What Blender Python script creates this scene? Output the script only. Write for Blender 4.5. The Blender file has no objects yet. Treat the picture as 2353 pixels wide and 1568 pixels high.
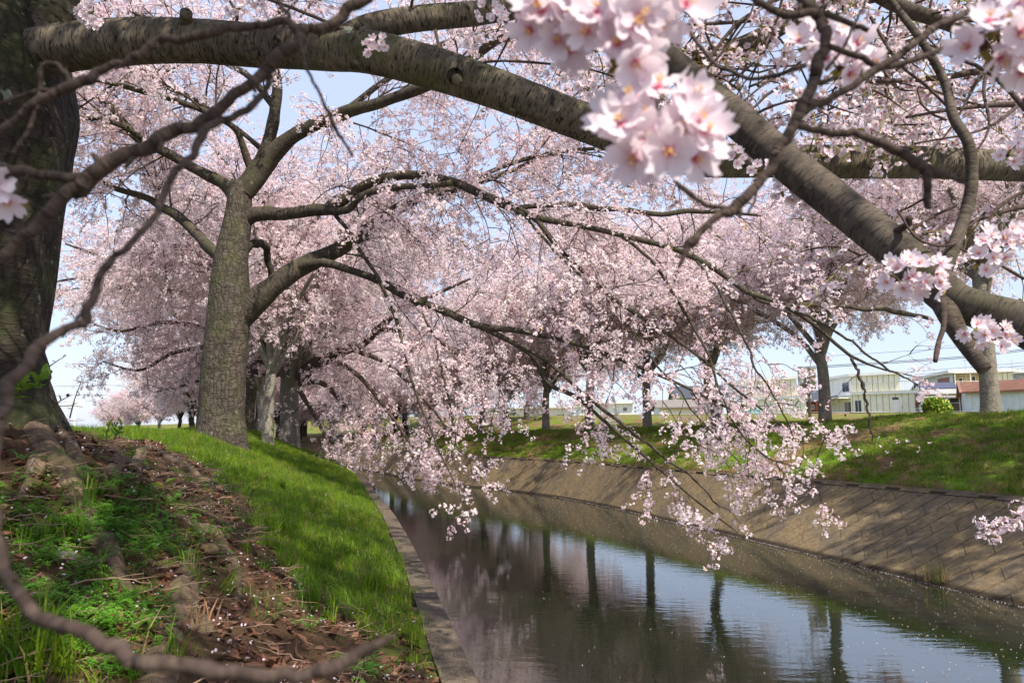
import bpy, math, random
import numpy as np
from mathutils import Vector, Matrix
rng = np.random.default_rng(7)
random.seed(7)
SC = bpy.context.scene
COL = SC.collection

# ------------------------------------------------------------------ camera, sky, sun
F = 1700.0; CX = 1176.0; CY = 784.0; YH = 985.0       # focal length, centre and horizon of the picture grid (2352 wide)
EYE = 2.15                                            # eye height above the water
TH = math.atan((YH - CY) / F)
cam_d = bpy.data.cameras.new('camera'); cam = bpy.data.objects.new('camera', cam_d); COL.objects.link(cam)
cam.location = (0, 0, EYE); cam.rotation_euler = (math.radians(90) + TH, 0, 0)
cam_d.sensor_width = 36; cam_d.lens = F / 2352 * 36; cam_d.clip_start = 0.05; cam_d.clip_end = 3000
cam_d.dof.use_dof = True; cam_d.dof.focus_distance = 8.0; cam_d.dof.aperture_fstop = 8.5
SC.camera = cam
SUN_EL, SUN_AZ = math.radians(50), math.radians(146)  # azimuth clockwise from +Y: behind the camera, to the right
world = bpy.data.worlds.new('World'); SC.world = world; world.use_nodes = True
wn = world.node_tree; bg = wn.nodes['Background']
sky = wn.nodes.new('ShaderNodeTexSky'); sky.sky_type = 'NISHITA'; sky.sun_disc = False
sky.sun_elevation = SUN_EL; sky.sun_rotation = SUN_AZ; sky.dust_density = 0.8; sky.air_density = 1.2; sky.ozone_density = 4.0
bg.inputs['Strength'].default_value = 0.14
veil = wn.nodes.new('ShaderNodeMix'); veil.data_type = 'RGBA'; veil.inputs[0].default_value = 0.72   # thin high haze over the whole sky
veil.inputs[7].default_value = (3.25, 3.6, 4.75, 1); wn.links.new(sky.outputs[0], veil.inputs[6]); wn.links.new(veil.outputs[2], bg.inputs['Color'])
sl = bpy.data.lights.new('sun', 'SUN'); sl.energy = 5.0; sl.angle = math.radians(0.5); sl.color = (1.0, 0.93, 0.82)
so = bpy.data.objects.new('sun', sl); COL.objects.link(so)
sd = Vector((math.sin(SUN_AZ) * math.cos(SUN_EL), math.cos(SUN_AZ) * math.cos(SUN_EL), math.sin(SUN_EL)))
so.rotation_euler = sd.to_track_quat('Z', 'Y').to_euler()
vs = SC.view_settings; vs.view_transform = 'Standard'; vs.look = 'None'; vs.gamma = 1; vs.exposure = 0.78
vs.use_curve_mapping = False
try:
    SC.cycles.max_bounces = 8; SC.cycles.transparent_max_bounces = 8; SC.cycles.diffuse_bounces = 6
    SC.cycles.use_denoising = True
except Exception: pass

# ------------------------------------------------------------------ picture <-> world
def ray(px, py):
    u = (np.asarray(px, float) - CX) / F; v = (CY - np.asarray(py, float)) / F
    y = math.cos(TH) - math.sin(TH) * v; z = math.sin(TH) + math.cos(TH) * v
    return u / y, z / y                                 # per metre of Y
def P(px, py, D):
    a, b = ray(px, py)
    return np.array([a * D, D, EYE + b * D])
def on_plane(pts, z):
    out = []
    for px, py in pts:
        a, b = ray(px, py); D = (z - EYE) / b
        out.append((D, a * D))
    return out

# ------------------------------------------------------------------ noise
def vnoise(x, y, seed=0):
    xi = np.floor(x); yi = np.floor(y); fx = x - xi; fy = y - yi
    fx = fx * fx * (3 - 2 * fx); fy = fy * fy * (3 - 2 * fy)
    def h(a, b):
        s = np.sin(a * 127.1 + b * 311.7 + seed * 74.7) * 43758.5453
        return s - np.floor(s)
    return (h(xi, yi) * (1 - fx) + h(xi + 1, yi) * fx) * (1 - fy) + (h(xi, yi + 1) * (1 - fx) + h(xi + 1, yi + 1) * fx) * fy
def fbm(x, y, seed=0, o=4):
    r = 0; a = 0.5
    for i in range(o):
        r = r + a * (vnoise(x, y, seed + i) - 0.5); x = x * 2.03 + 5.1; y = y * 2.03 + 1.7; a *= 0.5
    return r * 2

# ------------------------------------------------------------------ canal lines
ZT = 1.15
Lp = on_plane([(1099,1568),(1058,1476),(1027,1411),(1003,1355),(975,1304),(948,1252),(907,1180),(862,1128),(828,1084),(817,1074)], ZT)
Lp = [(-20, Lp[0][1] + 0.205 * (20 + Lp[0][0]))] + Lp + [(30,-7.6),(45,-13),(80,-32),(400,-250)]
Tp = on_plane([(2334,1135),(2128,1118),(1921,1102),(1784,1092),(1612,1080),(1388,1060),(1250,1051),(1051,1043)], ZT)
Tp = [(-20, Tp[0][1] + 0.26 * (20 + Tp[0][0]))] + Tp + [(36,-5.2),(45,-8.8),(80,-26),(400,-235)]
Wp = on_plane([(2351,1393),(2275,1374),(2024,1312),(1921,1287),(1743,1242),(1543,1198),(1388,1160),(1250,1132),(1113,1106),(1010,1094)], 0)
Wp = [(-20, Wp[0][1] + 0.26 * (20 + Wp[0][0]))] + Wp + [(38,-7.3),(45,-10.3),(80,-27.6),(400,-237)]
YY = np.arange(-18, 399, 0.25)
def smooth(pts, w=1.2):
    p = np.array(sorted(pts)); v = np.interp(YY, p[:, 0], p[:, 1])
    k = np.exp(-0.5 * (np.arange(-16, 17) * 0.25 / w) ** 2); k /= k.sum()
    vp = np.concatenate([v[0] + (v[1] - v[0]) * np.arange(-16, 0), v, v[-1] + (v[-1] - v[-2]) * np.arange(1, 17)])
    return np.convolve(vp, k, 'valid')
_L = smooth(Lp, 0.8); _T = smooth(Tp, 2.0); _W = smooth(Wp, 2.0)
XL = lambda y: np.interp(y, YY, _L)
XT = lambda y: np.interp(y, YY, _T)
XW = lambda y: np.minimum(np.interp(y, YY, _W), XT(y) - 0.9)
TA = np.array([-2.42, 3.45])                           # foot of the big near tree
TB = P(508, 1000, 10.0)[:2]                            # foot of the second tree
def zl(x, y):
    o = XL(y) - x
    z = np.interp(o, [-1, 0.17, 0.3, 2.55, 3.3, 4.6, 9, 30, 500], [ZT, ZT - 0.01, ZT + 0.03, 2.0, 2.1, 2.06, 1.55, 1.4, 1.3])
    k = np.clip((o - 0.2) / 0.5, 0, 1)
    z = z + k * (0.09 * fbm(x * 1.3, y * 1.3, 3) + 0.05 * fbm(x * 6, y * 6, 8))
    d = np.hypot(x - TA[0], y - TA[1]); z = z + 0.45 * np.exp(-(d / 0.9) ** 2)
    d = np.hypot(x - TB[0], y - TB[1]); z = z + 0.08 * np.exp(-(d / 1.0) ** 2)
    return z
def zr(x, y):
    o = x - XT(y)
    zc = np.interp(y, [-10, 15, 17, 22, 26, 34.5, 38, 50, 400], [2.8, 2.55, 2.42, 2.30, 2.18, 1.98, 1.85, 1.75, 1.7])
    t = np.clip(o / 5.2, 0, 1); t = t * (1.55 - 0.55 * t)
    z = ZT + .022 + (zc - ZT) * t
    back = np.interp(y + o * 0.6, [10, 30, 60, 85, 400], [2.35, 2.3, 2.95, 3.45, 3.6])
    s = np.clip((o - 7.5) / 6, 0, 1)
    z = z * (1 - s) + back * s
    k = np.clip(o / 0.8, 0, 1) * (1 - 0.7 * s)
    return z + k * (0.16 * fbm(x * 0.8, y * 0.8, 5) + 0.06 * fbm(x * 4, y * 4, 6))
def zg(x, y):
    return np.where(x < (XL(y) + XT(y)) / 2, zl(x, y), zr(x, y))
def G(px, py, left=True):
    a, b = ray(px, py); D = np.concatenate([np.arange(0.5, 12, 0.01), np.arange(12, 150, 0.1)])
    z = EYE + b * D; g = zl(a * D, D) if left else np.where(a * D > XT(D), zr(a * D, D), -9)
    i = np.argmax(z < g)
    return np.array([a * D[i], D[i], g[i]])

# ------------------------------------------------------------------ object helpers
def mesh_np(name, V, faces, mats, midx=None, smooth_=False, attrs=None):
    """faces: list of (n,k) int arrays with k = 3 or 4"""
    me = bpy.data.meshes.new(name); V = np.asarray(V, np.float32)
    me.vertices.add(len(V)); me.vertices.foreach_set('co', V.ravel())
    faces = [np.asarray(f, np.int32) for f in faces if len(f)]
    li = np.concatenate([f.ravel() for f in faces]); tot = np.concatenate([np.full(len(f), f.shape[1], np.int32) for f in faces])
    st = np.concatenate([[0], np.cumsum(tot)[:-1]]).astype(np.int32)
    me.loops.add(len(li)); me.loops.foreach_set('vertex_index', li)
    me.polygons.add(len(tot)); me.polygons.foreach_set('loop_start', st)
    if midx is not None: me.polygons.foreach_set('material_index', np.asarray(midx, np.int32))
    for m in (mats if isinstance(mats, (list, tuple)) else [mats]): me.materials.append(m)
    if attrs:
        for k, a in attrs.items():
            a = np.asarray(a, np.float32)
            t = 'FLOAT' if a.ndim == 1 else 'FLOAT_VECTOR'
            at = me.attributes.new(k, t, 'POINT'); at.data.foreach_set('value' if a.ndim == 1 else 'vector', a.ravel())
    me.update(calc_edges=True); me.validate()
    if smooth_: me.polygons.foreach_set('use_smooth', np.ones(len(me.polygons), bool))
    return me
def link(name, data, parent=None, loc=None, rot=None, kind=None):
    o = bpy.data.objects.new(name, data); COL.objects.link(o)
    if parent: o.parent = parent
    if loc is not None: o.location = loc
    if rot is not None: o.rotation_euler = rot
    if kind: o['kind'] = kind
    return o
def tag(o, label, cat, group=None):
    o['label'] = label; o['category'] = cat
    if group: o['group'] = group
    return o
def thing(name, label, cat, loc=(0, 0, 0), group=None, rot=(0, 0, 0)):
    o = bpy.data.objects.new(name, None); COL.objects.link(o); o.location = loc; o.rotation_euler = rot
    o.empty_display_size = 0.2
    return tag(o, label, cat, group)
def copy_tree(root, loc, rot=(0, 0, 0), scale=1.0, label=None):
    r = root.copy(); COL.objects.link(r); r.location = loc; r.rotation_euler = rot
    r.scale = (scale,) * 3 if np.isscalar(scale) else scale
    if label: r['label'] = label
    for ch in list(root.children):
        c = ch.copy(); COL.objects.link(c); c.parent = r
        for g in list(ch.children):
            d = g.copy(); COL.objects.link(d); d.parent = c
    return r
class MB:
    def __init__(s): s.v = []; s.f3 = []; s.f4 = []; s.n = 0; s.fn = []
    def add(s, V, f):
        V = np.asarray(V, float); s.v.append(V)
        for q in f: s.fn.append([i + s.n for i in q])
        s.n += len(V); return s
    def box(s, c, size, R=None):
        h = np.asarray(size, float) / 2
        V = np.array([[x, y, z] for x in (-1, 1) for y in (-1, 1) for z in (-1, 1)]) * h
        if R is not None: V = V @ np.asarray(R).T
        return s.add(V + np.asarray(c, float), [(0,1,3,2),(4,6,7,5),(0,4,5,1),(2,3,7,6),(0,2,6,4),(1,5,7,3)])
    def prism(s, poly, d):                                # poly: (n,3), extruded by the vector d
        poly = np.asarray(poly, float); n = len(poly); V = np.vstack([poly, poly + d])
        return s.add(V, [list(range(n))[::-1], list(range(n, 2 * n))] + [(i, (i + 1) % n, (i + 1) % n + n, i + n) for i in range(n)])
    def cyl(s, a, b, r0, r1=None, n=10):
        r1 = r0 if r1 is None else r1; a = np.asarray(a, float); b = np.asarray(b, float)
        t = (b - a) / np.linalg.norm(b - a); u = np.cross(t, [0.3, 0.2, 1.0] if abs(t[2]) < 0.9 else [1, 0, 0]); u /= np.linalg.norm(u); w = np.cross(t, u)
        A = np.linspace(0, 2 * np.pi, n, endpoint=False); c = np.cos(A)[:, None] * u + np.sin(A)[:, None] * w
        V = np.vstack([a + c * r0, b + c * r1])
        return s.add(V, [list(range(n))[::-1], list(range(n, 2 * n))] + [(i, (i + 1) % n, (i + 1) % n + n, i + n) for i in range(n)])
    def mesh(s, name, mat):
        me = bpy.data.meshes.new(name); me.from_pydata(np.vstack(s.v).tolist(), [], s.fn); me.materials.append(mat); me.update(); return me
    def obj(s, name, mat, parent=None, kind=None):
        return link(name, s.mesh(name, mat), parent, kind=kind)
def catmull(pts, n):
    pts = np.asarray(pts, float); d = np.r_[0, np.cumsum(np.linalg.norm(np.diff(pts[:, :3], axis=0), axis=1))]
    p = np.vstack([2 * pts[0] - pts[1], pts, 2 * pts[-1] - pts[-2]]); out = []
    for s in np.linspace(0, d[-1], n):
        i = min(np.searchsorted(d, s, 'right') - 1, len(pts) - 2); t = (s - d[i]) / max(d[i + 1] - d[i], 1e-9)
        a, b, c, e = p[i], p[i + 1], p[i + 2], p[i + 3]
        out.append(0.5 * ((2 * b) + (-a + c) * t + (2 * a - 5 * b + 4 * c - e) * t * t + (-a + 3 * b - 3 * c + e) * t ** 3))
    return np.array(out)
def norm(v): return v / np.maximum(np.linalg.norm(v, axis=-1, keepdims=True), 1e-9)
def tubes(pts, rad, sides, bump=0.0, knob=0.0, cap=True):
    """pts (N,K,3), rad (N,K) -> V, quads, bark coords"""
    N, K, _ = pts.shape
    t = np.gradient(pts, axis=1); t = norm(t)
    ref = np.zeros((N, 3)); ref[:] = [0.31, 0.17, 0.93]; bad = np.abs((t[:, 0] * ref).sum(-1)) > 0.93; ref[bad] = [1, 0.1, 0]
    u = norm(np.cross(t, np.cross(ref[:, None, :], t))) ; u = norm(u); w = np.cross(t, u)
    A = np.linspace(0, 2 * np.pi, sides, endpoint=False)
    ca = np.cos(A)[None, None, :, None]; sa = np.sin(A)[None, None, :, None]
    dirv = u[:, :, None, :] * ca + w[:, :, None, :] * sa
    arc = np.concatenate([np.zeros((N, 1)), np.cumsum(np.linalg.norm(np.diff(pts, axis=1), axis=-1), axis=1)], axis=1)
    R = rad[:, :, None] * np.ones((1, 1, sides))
    if bump:
        R = R * (1 + bump * fbm(np.cos(A)[None, None, :] * 1.4 + arc[:, :, None] * 0.9 / np.maximum(rad.mean(), .02) * 0.12, np.sin(A)[None, None, :] * 1.4 + arc[:, :, None] * 0.55 / np.maximum(rad.mean(), .02) * 0.12 + 3.1, 2))
    if knob:
        R = R * (1 + knob * np.maximum(0, vnoise(arc / (rad.mean() * 3.2), arc * 0 + 0.5 + np.arange(N)[:, None], 4) - 0.62)[:, :, None] * 3)
    V = pts[:, :, None, :] + dirv * R[..., None]
    base = (np.arange(N) * K * sides)[:, None, None]; k = np.arange(K - 1)[None, :, None] * sides; s = np.arange(sides)[None, None, :]; s2 = (s + 1) % sides
    q = np.stack([base + k + s, base + k + s2, base + k + sides + s2, base + k + sides + s], -1).reshape(-1, 4)
    bk = np.stack([ca[..., 0] * R, sa[..., 0] * R, arc[:, :, None] * np.ones((1, 1, sides)) + np.arange(N)[:, None, None] * 3.7], -1).reshape(-1, 3)
    return V.reshape(-1, 3), q, bk
def tube_mesh(name, pts, rad, sides, mat, bump=0.0, knob=0.0):
    V, q, bk = tubes(np.asarray(pts)[None] if np.ndim(pts) == 2 else pts, np.asarray(rad)[None] if np.ndim(rad) == 1 else rad, sides, bump, knob)
    n = sides; V2 = V; fs = [q]
    if np.ndim(pts) == 2:                               # close the far end
        c = V[-n:].mean(0); V2 = np.vstack([V, c]); ci = len(V)
        i = np.arange(n); fs.append(np.stack([len(V) - n + i, len(V) - n + (i + 1) % n, np.full(n, ci)], -1)); bk = np.vstack([bk, bk[-n:].mean(0)])
    return mesh_np(name, V2, fs, mat, smooth_=True, attrs={'bk': bk})
def euler_from_z(d, roll):
    d = norm(d); ref = np.where(np.abs(d[:, 2:3]) > 0.9, np.array([[1.0, 0, 0]]), np.array([[0, 0, 1.0]]))
    x = norm(np.cross(ref, d)); y = np.cross(d, x); c = np.cos(roll)[:, None]; s = np.sin(roll)[:, None]
    X = x * c + y * s; Y = np.cross(d, X)
    return np.stack([np.arctan2(Y[:, 2], d[:, 2]), -np.arcsin(np.clip(X[:, 2], -1, 1)), np.arctan2(X[:, 1], X[:, 0])], -1)
_ng = {}
def scatter(name, pts, rot, scl, variants, parent=None, kind='stuff', seed=0):
    """one object whose points carry copies of the variant meshes (petals, blades, leaves)"""
    n = len(pts); me = bpy.data.meshes.new(name); me.vertices.add(n); me.vertices.foreach_set('co', np.asarray(pts, np.float32).ravel())
    a = me.attributes.new('rot', 'FLOAT_VECTOR', 'POINT'); a.data.foreach_set('vector', np.asarray(rot, np.float32).ravel())
    a = me.attributes.new('scl', 'FLOAT', 'POINT'); a.data.foreach_set('value', (np.ones(n) * scl).astype(np.float32))
    a = me.attributes.new('idx', 'INT', 'POINT'); a.data.foreach_set('value', np.random.default_rng(seed).integers(0, 1000, n).astype(np.int32))
    o = link(name, me, parent, kind=kind)
    key = variants.name
    if key not in _ng:
        g = bpy.data.node_groups.new('scatter_' + key, 'GeometryNodeTree')
        g.interface.new_socket('Geometry', in_out='INPUT', socket_type='NodeSocketGeometry'); g.interface.new_socket('Geometry', in_out='OUTPUT', socket_type='NodeSocketGeometry')
        N = g.nodes.new; Lk = g.links.new
        gi = N('NodeGroupInput'); go = N('NodeGroupOutput'); ip = N('GeometryNodeInstanceOnPoints'); ci = N('GeometryNodeCollectionInfo')
        ci.inputs['Collection'].default_value = variants; ci.inputs['Separate Children'].default_value = True; ci.inputs['Reset Children'].default_value = True
        def at(nm, ty):
            x = N('GeometryNodeInputNamedAttribute'); x.data_type = ty; x.inputs['Name'].default_value = nm; return x.outputs['Attribute']
        Lk(gi.outputs[0], ip.inputs['Points']); Lk(ci.outputs[0], ip.inputs['Instance']); ip.inputs['Pick Instance'].default_value = True
        md = N('ShaderNodeMath'); md.operation = 'MODULO'; Lk(at('idx', 'INT'), md.inputs[0]); md.inputs[1].default_value = max(1, len(variants.objects))
        Lk(md.outputs[0], ip.inputs['Instance Index']); Lk(at('rot', 'FLOAT_VECTOR'), ip.inputs['Rotation']); Lk(at('scl', 'FLOAT'), ip.inputs['Scale'])
        Lk(ip.outputs[0], go.inputs[0]); _ng[key] = g
    m = o.modifiers.new('scatter', 'NODES'); m.node_group = _ng[key]
    return o
def variant_set(name, meshes):
    c = bpy.data.collections.new(name)
    for m in meshes: c.objects.link(bpy.data.objects.new(name + '_piece', m))
    return c

# ------------------------------------------------------------------ materials
def newmat(name, rough=0.8, spec=0.3):
    m = bpy.data.materials.new(name); m.use_nodes = True; b = m.node_tree.nodes['Principled BSDF']
    b.inputs['Roughness'].default_value = rough; b.inputs['Specular IOR Level'].default_value = spec
    return m, m.node_tree, b
def nd(t, ty, **kw):
    n = t.nodes.new(ty)
    for k, v in kw.items():
        if k.startswith('i_'): n.inputs[k[2:].replace('_', ' ')].default_value = v
        else: setattr(n, k, v)
    return n
def ramp(t, src, stops, interp='LINEAR'):
    r = t.nodes.new('ShaderNodeValToRGB'); r.color_ramp.interpolation = interp; e = r.color_ramp.elements
    while len(e) < len(stops): e.new(0.5)
    for x, (p, c) in zip(e, stops): x.position = p; x.color = tuple(c) + (1,) if len(c) == 3 else c
    t.links.new(src, r.inputs[0]); return r.outputs[0]
def mix(t, fac, a, b, mode='MIX'):
    m = t.nodes.new('ShaderNodeMix'); m.data_type = 'RGBA'; m.blend_type = mode
    for s, v in ((0, fac), (6, a), (7, b)):
        if hasattr(v, 'links') or isinstance(v, bpy.types.NodeSocket): t.links.new(v, m.inputs[s])
        else: m.inputs[s].default_value = v if s == 0 else (tuple(v) + (1,) if len(v) == 3 else v)
    return m.outputs[2]
def vec(t, src, scale=(1, 1, 1), loc=(0, 0, 0), rot=(0, 0, 0)):
    m = t.nodes.new('ShaderNodeMapping'); m.inputs['Scale'].default_value = scale; m.inputs['Location'].default_value = loc; m.inputs['Rotation'].default_value = rot
    t.links.new(src, m.inputs[0]); return m.outputs[0]
def noise(t, v, scale, detail=4, rough=0.55):
    n = nd(t, 'ShaderNodeTexNoise', i_Scale=scale, i_Detail=detail, i_Roughness=rough); t.links.new(v, n.inputs['Vector']); return n.outputs[0]
def attr(t, name, out='Vector'):
    a = t.nodes.new('ShaderNodeAttribute'); a.attribute_name = name; return a.outputs[out]
def geo_pos(t):
    return t.nodes.new('ShaderNodeNewGeometry').outputs['Position']
def bump(t, b, h, strength=0.5, dist=0.01, prev=None):
    n = nd(t, 'ShaderNodeBump', i_Strength=strength, i_Distance=dist); t.links.new(h, n.inputs['Height'])
    if prev is not None: t.links.new(prev, n.inputs['Normal'])
    t.links.new(n.outputs[0], b.inputs['Normal']); return n.outputs[0]
def plain(name, c, rough=0.7, var=0.12, scale=6, metal=0.0, spec=0.3):
    m, t, b = newmat(name, rough, spec); b.inputs['Metallic'].default_value = metal
    n = noise(t, geo_pos(t), scale, 5); d = tuple(x * (1 - var) for x in c); e = tuple(min(1, x * (1 + var)) for x in c)
    t.links.new(ramp(t, n, [(0.3, d), (0.7, e)]), b.inputs['Base Color']); return m
def mid(a, b): return tuple(x * .55 + y * .45 for x, y in zip(a, b))
def bark(name, dark, light, moss=0.3, streak=1.0, crack=0.0, band=1.0, mossc=(0.07, 0.085, 0.02), bs=0.6):
    m, t, b = newmat(name, 0.85, 0.2); k = attr(t, 'bk')
    n1 = noise(t, vec(t, k, (5, 5, 34)), 1.6, 6, 0.65)                       # bands round the limb
    n2 = noise(t, vec(t, k, (20, 20, 105), (3, 1, 7)), 1.3, 3, 0.6)             # lenticels
    n3 = noise(t, vec(t, k, (1, 1, 1), (9, 2, 1)), 5, 5, 0.6)
    c = ramp(t, n1, [(0.34, dark), (0.52, mid(dark, light)), (0.68, light)])
    c = mix(t, band, ramp(t, noise(t, vec(t, k, (6, 6, 9), (2, 5, 5)), 2.2, 6, 0.7), [(0.35, dark), (0.5, mid(dark, light)), (0.7, light)]), c)
    c = mix(t, ramp(t, n3, [(0.35, (0, 0, 0)), (0.65, (1, 1, 1))]), mix(t, 0.55, c, dark), c)
    dk = tuple(x * 0.3 for x in dark)
    c = mix(t, ramp(t, n2, [(0.555, (0, 0, 0)), (0.60, (streak,) * 3)]), c, dk)
    h = n1
    if crack:
        v = nd(t, 'ShaderNodeTexVoronoi', feature='DISTANCE_TO_EDGE', i_Scale=1.0); wv = t.nodes.new('ShaderNodeVectorMath'); t.links.new(vec(t, k, (16, 16, 6)), wv.inputs[0]); nzv = nd(t, 'ShaderNodeTexNoise', i_Scale=9.0); t.links.new(k, nzv.inputs['Vector']); t.links.new(nzv.outputs[1], wv.inputs[1]); t.links.new(wv.outputs[0], v.inputs['Vector'])
        cr = ramp(t, v.outputs[0], [(0.0, (0, 0, 0)), (0.18, (1, 1, 1))])
        c = mix(t, crack, c, mix(t, cr, dk, c)); h2 = cr
    n4 = noise(t, vec(t, k, (1, 1, 1), (4, 4, 4)), 3.2, 6, 0.7)
    c = mix(t, ramp(t, n4, [(0.52 - 0.1 * moss, (0, 0, 0)), (0.68 - 0.1 * moss, (moss,) * 3)]), c, mossc)
    n5 = noise(t, vec(t, k, (1, 1, 1), (7, 1, 4)), 16, 3, 0.6)
    c = mix(t, ramp(t, n5, [(0.66, (0, 0, 0)), (0.72, (moss * 0.9,) * 3)]), c, (0.27, 0.3, 0.24))
    t.links.new(c, b.inputs['Base Color'])
    pr = bump(t, b, h, bs, 0.012); pr = bump(t, b, n2, bs, 0.006, pr)
    if crack: bump(t, b, h2, 0.9 * crack, 0.02, pr)
    return m
M = {}
M['limb'] = bark('limb_bark', (0.045, 0.033, 0.026), (0.23, 0.19, 0.14), 0.3, 0.95, band=.35)
M['limb_moss'] = bark('mossy_limb_bark', (0.04, 0.03, 0.022), (0.23, 0.19, 0.135), 0.5, 0.95, band=.3)
M['limb_dark'] = bark('dark_limb_bark', (0.028, 0.021, 0.016), (0.115, 0.092, 0.066), 0.35, 0.9)
M['limb_speckled'] = bark('speckled_limb_bark', (0.035, 0.026, 0.02), (0.15, 0.12, 0.09), 0.3, 0.6, band=.25)
M['trunk'] = bark('trunk_bark', (0.035, 0.026, 0.02), (0.19, 0.155, 0.118), 0.4, 0.85, 0.5, band=.8, bs=1.0)
M['trunk_dark'] = bark('dark_trunk_bark', (0.022, 0.016, 0.012), (0.07, 0.054, 0.038), 0.6, 0.5, 0.6, mossc=(0.045, 0.055, 0.015), bs=1.0)
M['trunk_pale'] = bark('pale_trunk_bark', (0.15, 0.13, 0.105), (0.40, 0.36, 0.29), 0.5, 0.6, 0.3, mossc=(0.13, 0.14, 0.09))
M['branch'] = bark('branch_bark', (0.045, 0.028, 0.024), (0.14, 0.10, 0.08), 0.25, 0.5)
M['near_twig'] = bark('near_twig_bark', (0.032, 0.021, 0.017), (0.14, 0.10, 0.078), 0.12, 0.5, bs=0.6)
M['root'] = bark('root_bark', (0.085, 0.055, 0.035), (0.26, 0.18, 0.12), 0.4, 0.3, 0.4, bs=0.9)
def leafmat(name, c1, c2, trans=0.4, rough=0.55, scale=2.0, tint=(1, 1, 1), inst=True, spec=0.3):
    m, t, b = newmat(name, rough, spec)
    if inst:
        oi = t.nodes.new('ShaderNodeObjectInfo').outputs['Random']; n = noise(t, geo_pos(t), scale, 3)
        ad = nd(t, 'ShaderNodeMath', operation='ADD'); t.links.new(oi, ad.inputs[0]); t.links.new(n, ad.inputs[1])
        ml = nd(t, 'ShaderNodeMath', operation='MULTIPLY'); t.links.new(ad.outputs[0], ml.inputs[0]); ml.inputs[1].default_value = 0.5
        src = ml.outputs[0]
    else: src = noise(t, geo_pos(t), scale, 3)
    c = ramp(t, src, [(0.25, c1), (0.75, c2)]); t.links.new(c, b.inputs['Base Color'])
    tr = t.nodes.new('ShaderNodeBsdfTranslucent'); t.links.new(mix(t, 1.0, c, tint, 'MULTIPLY'), tr.inputs['Color'])
    mx = t.nodes.new('ShaderNodeMixShader'); mx.inputs[0].default_value = trans
    t.links.new(b.outputs[0], mx.inputs[1]); t.links.new(tr.outputs[0], mx.inputs[2]); t.links.new(mx.outputs[0], t.nodes['Material Output'].inputs[0])
    return m
M['petal'] = leafmat('petal', (0.90, 0.73, 0.76), (0.94, 0.86, 0.87), 0.56, 0.6, 0.35)
M['petal_shed'] = leafmat('shed_petal', (0.80, 0.62, 0.68), (0.85, 0.76, 0.78), 0.3, 0.6, 5)
M['calyx'] = leafmat('calyx', (0.48, 0.10, 0.14), (0.34, 0.13, 0.07), 0.3, 0.5)
M['twigred'] = plain('reddish_twig', (0.085, 0.035, 0.028), 0.8)
M['young'] = leafmat('young_leaf', (0.28, 0.30, 0.03), (0.20, 0.11, 0.03), 0.4)
M['grass'] = leafmat('grass_blade', (0.055, 0.16, 0.006), (0.21, 0.31, 0.012), 0.45, 0.5, 1.1)
M['grass_dry'] = leafmat('dry_grass', (0.28, 0.20, 0.08), (0.16, 0.12, 0.05), 0.3, 0.7, 1.0)
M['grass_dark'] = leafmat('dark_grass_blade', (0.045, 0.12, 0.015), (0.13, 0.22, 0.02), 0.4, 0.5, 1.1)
M['vetch'] = leafmat('vetch_leaf', (0.07, 0.22, 0.015), (0.15, 0.33, 0.025), 0.4, 0.5, 6)
M['deadleaf'] = leafmat('dead_leaf', (0.055, 0.022, 0.014), (0.17, 0.075, 0.04), 0.15, 0.6, 4)
# ------------------------------------------------------------------ blossom pieces
class Soup:
    def __init__(s): s.V = []; s.F = []; s.I = []; s.n = 0; s.A = []
    def add(s, V, faces, mi, a=None):
        V = np.asarray(V, float); s.V.append(V); s.A.append(np.zeros(len(V)) if a is None else np.asarray(a, float))
        for f in faces: s.F.append([i + s.n for i in f]); s.I.append(mi)
        s.n += len(V)
    def mesh(s, name, mats, smooth_=False):
        me = bpy.data.meshes.new(name); me.from_pydata(np.vstack(s.V).tolist(), [], s.F)
        for m in mats: me.materials.append(m)
        me.polygons.foreach_set('material_index', s.I)
        at = me.attributes.new('cen', 'FLOAT', 'POINT'); at.data.foreach_set('value', np.concatenate(s.A).astype(np.float32))
        if smooth_: me.polygons.foreach_set('use_smooth', [True] * len(me.polygons))
        me.update(); return me
def frame(n, r):
    n = n / np.linalg.norm(n); a = np.array([1.0, 0, 0]) if abs(n[0]) < 0.8 else np.array([0, 1.0, 0])
    x = np.cross(a, n); x /= np.linalg.norm(x); y = np.cross(n, x); c, s = math.cos(r), math.sin(r)
    return np.stack([x * c + y * s, -x * s + y * c, n])       # rows
def low_flower(S, c, n, R, rg):
    f = frame(n, rg.random() * 6.28); cup = rg.uniform(0.15, 0.6)
    for k in range(5):
        a = k * 1.2566; w = 0.56; r2 = R * rg.uniform(0.9, 1.08)
        p = np.array([[0, 0, 0], [math.cos(a - w) * R * .72, math.sin(a - w) * R * .72, R * cup * .7],
                      [math.cos(a) * r2, math.sin(a) * r2, R * cup], [math.cos(a + w) * R * .72, math.sin(a + w) * R * .72, R * cup * .6]])
        S.add(p @ f + c, [(0, 1, 2, 3)], 0)
    q = np.array([[math.cos(a) * R * .15, math.sin(a) * R * .15, R * .06] for a in (0, 1.57, 3.14, 4.71)])
    S.add(q @ f + c, [(0, 1, 2, 3)], 2)
    b = np.array([[R * .16, 0, -R * .02], [-R * .16, 0, -R * .02], [0, 0, -R * .8]]); S.add(b @ f + c, [(0, 1, 2)], 2)
    b = np.array([[0, R * .16, -R * .02], [0, -R * .16, -R * .02], [0, 0, -R * .8]]); S.add(b @ f + c, [(0, 1, 2)], 2)
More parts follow.
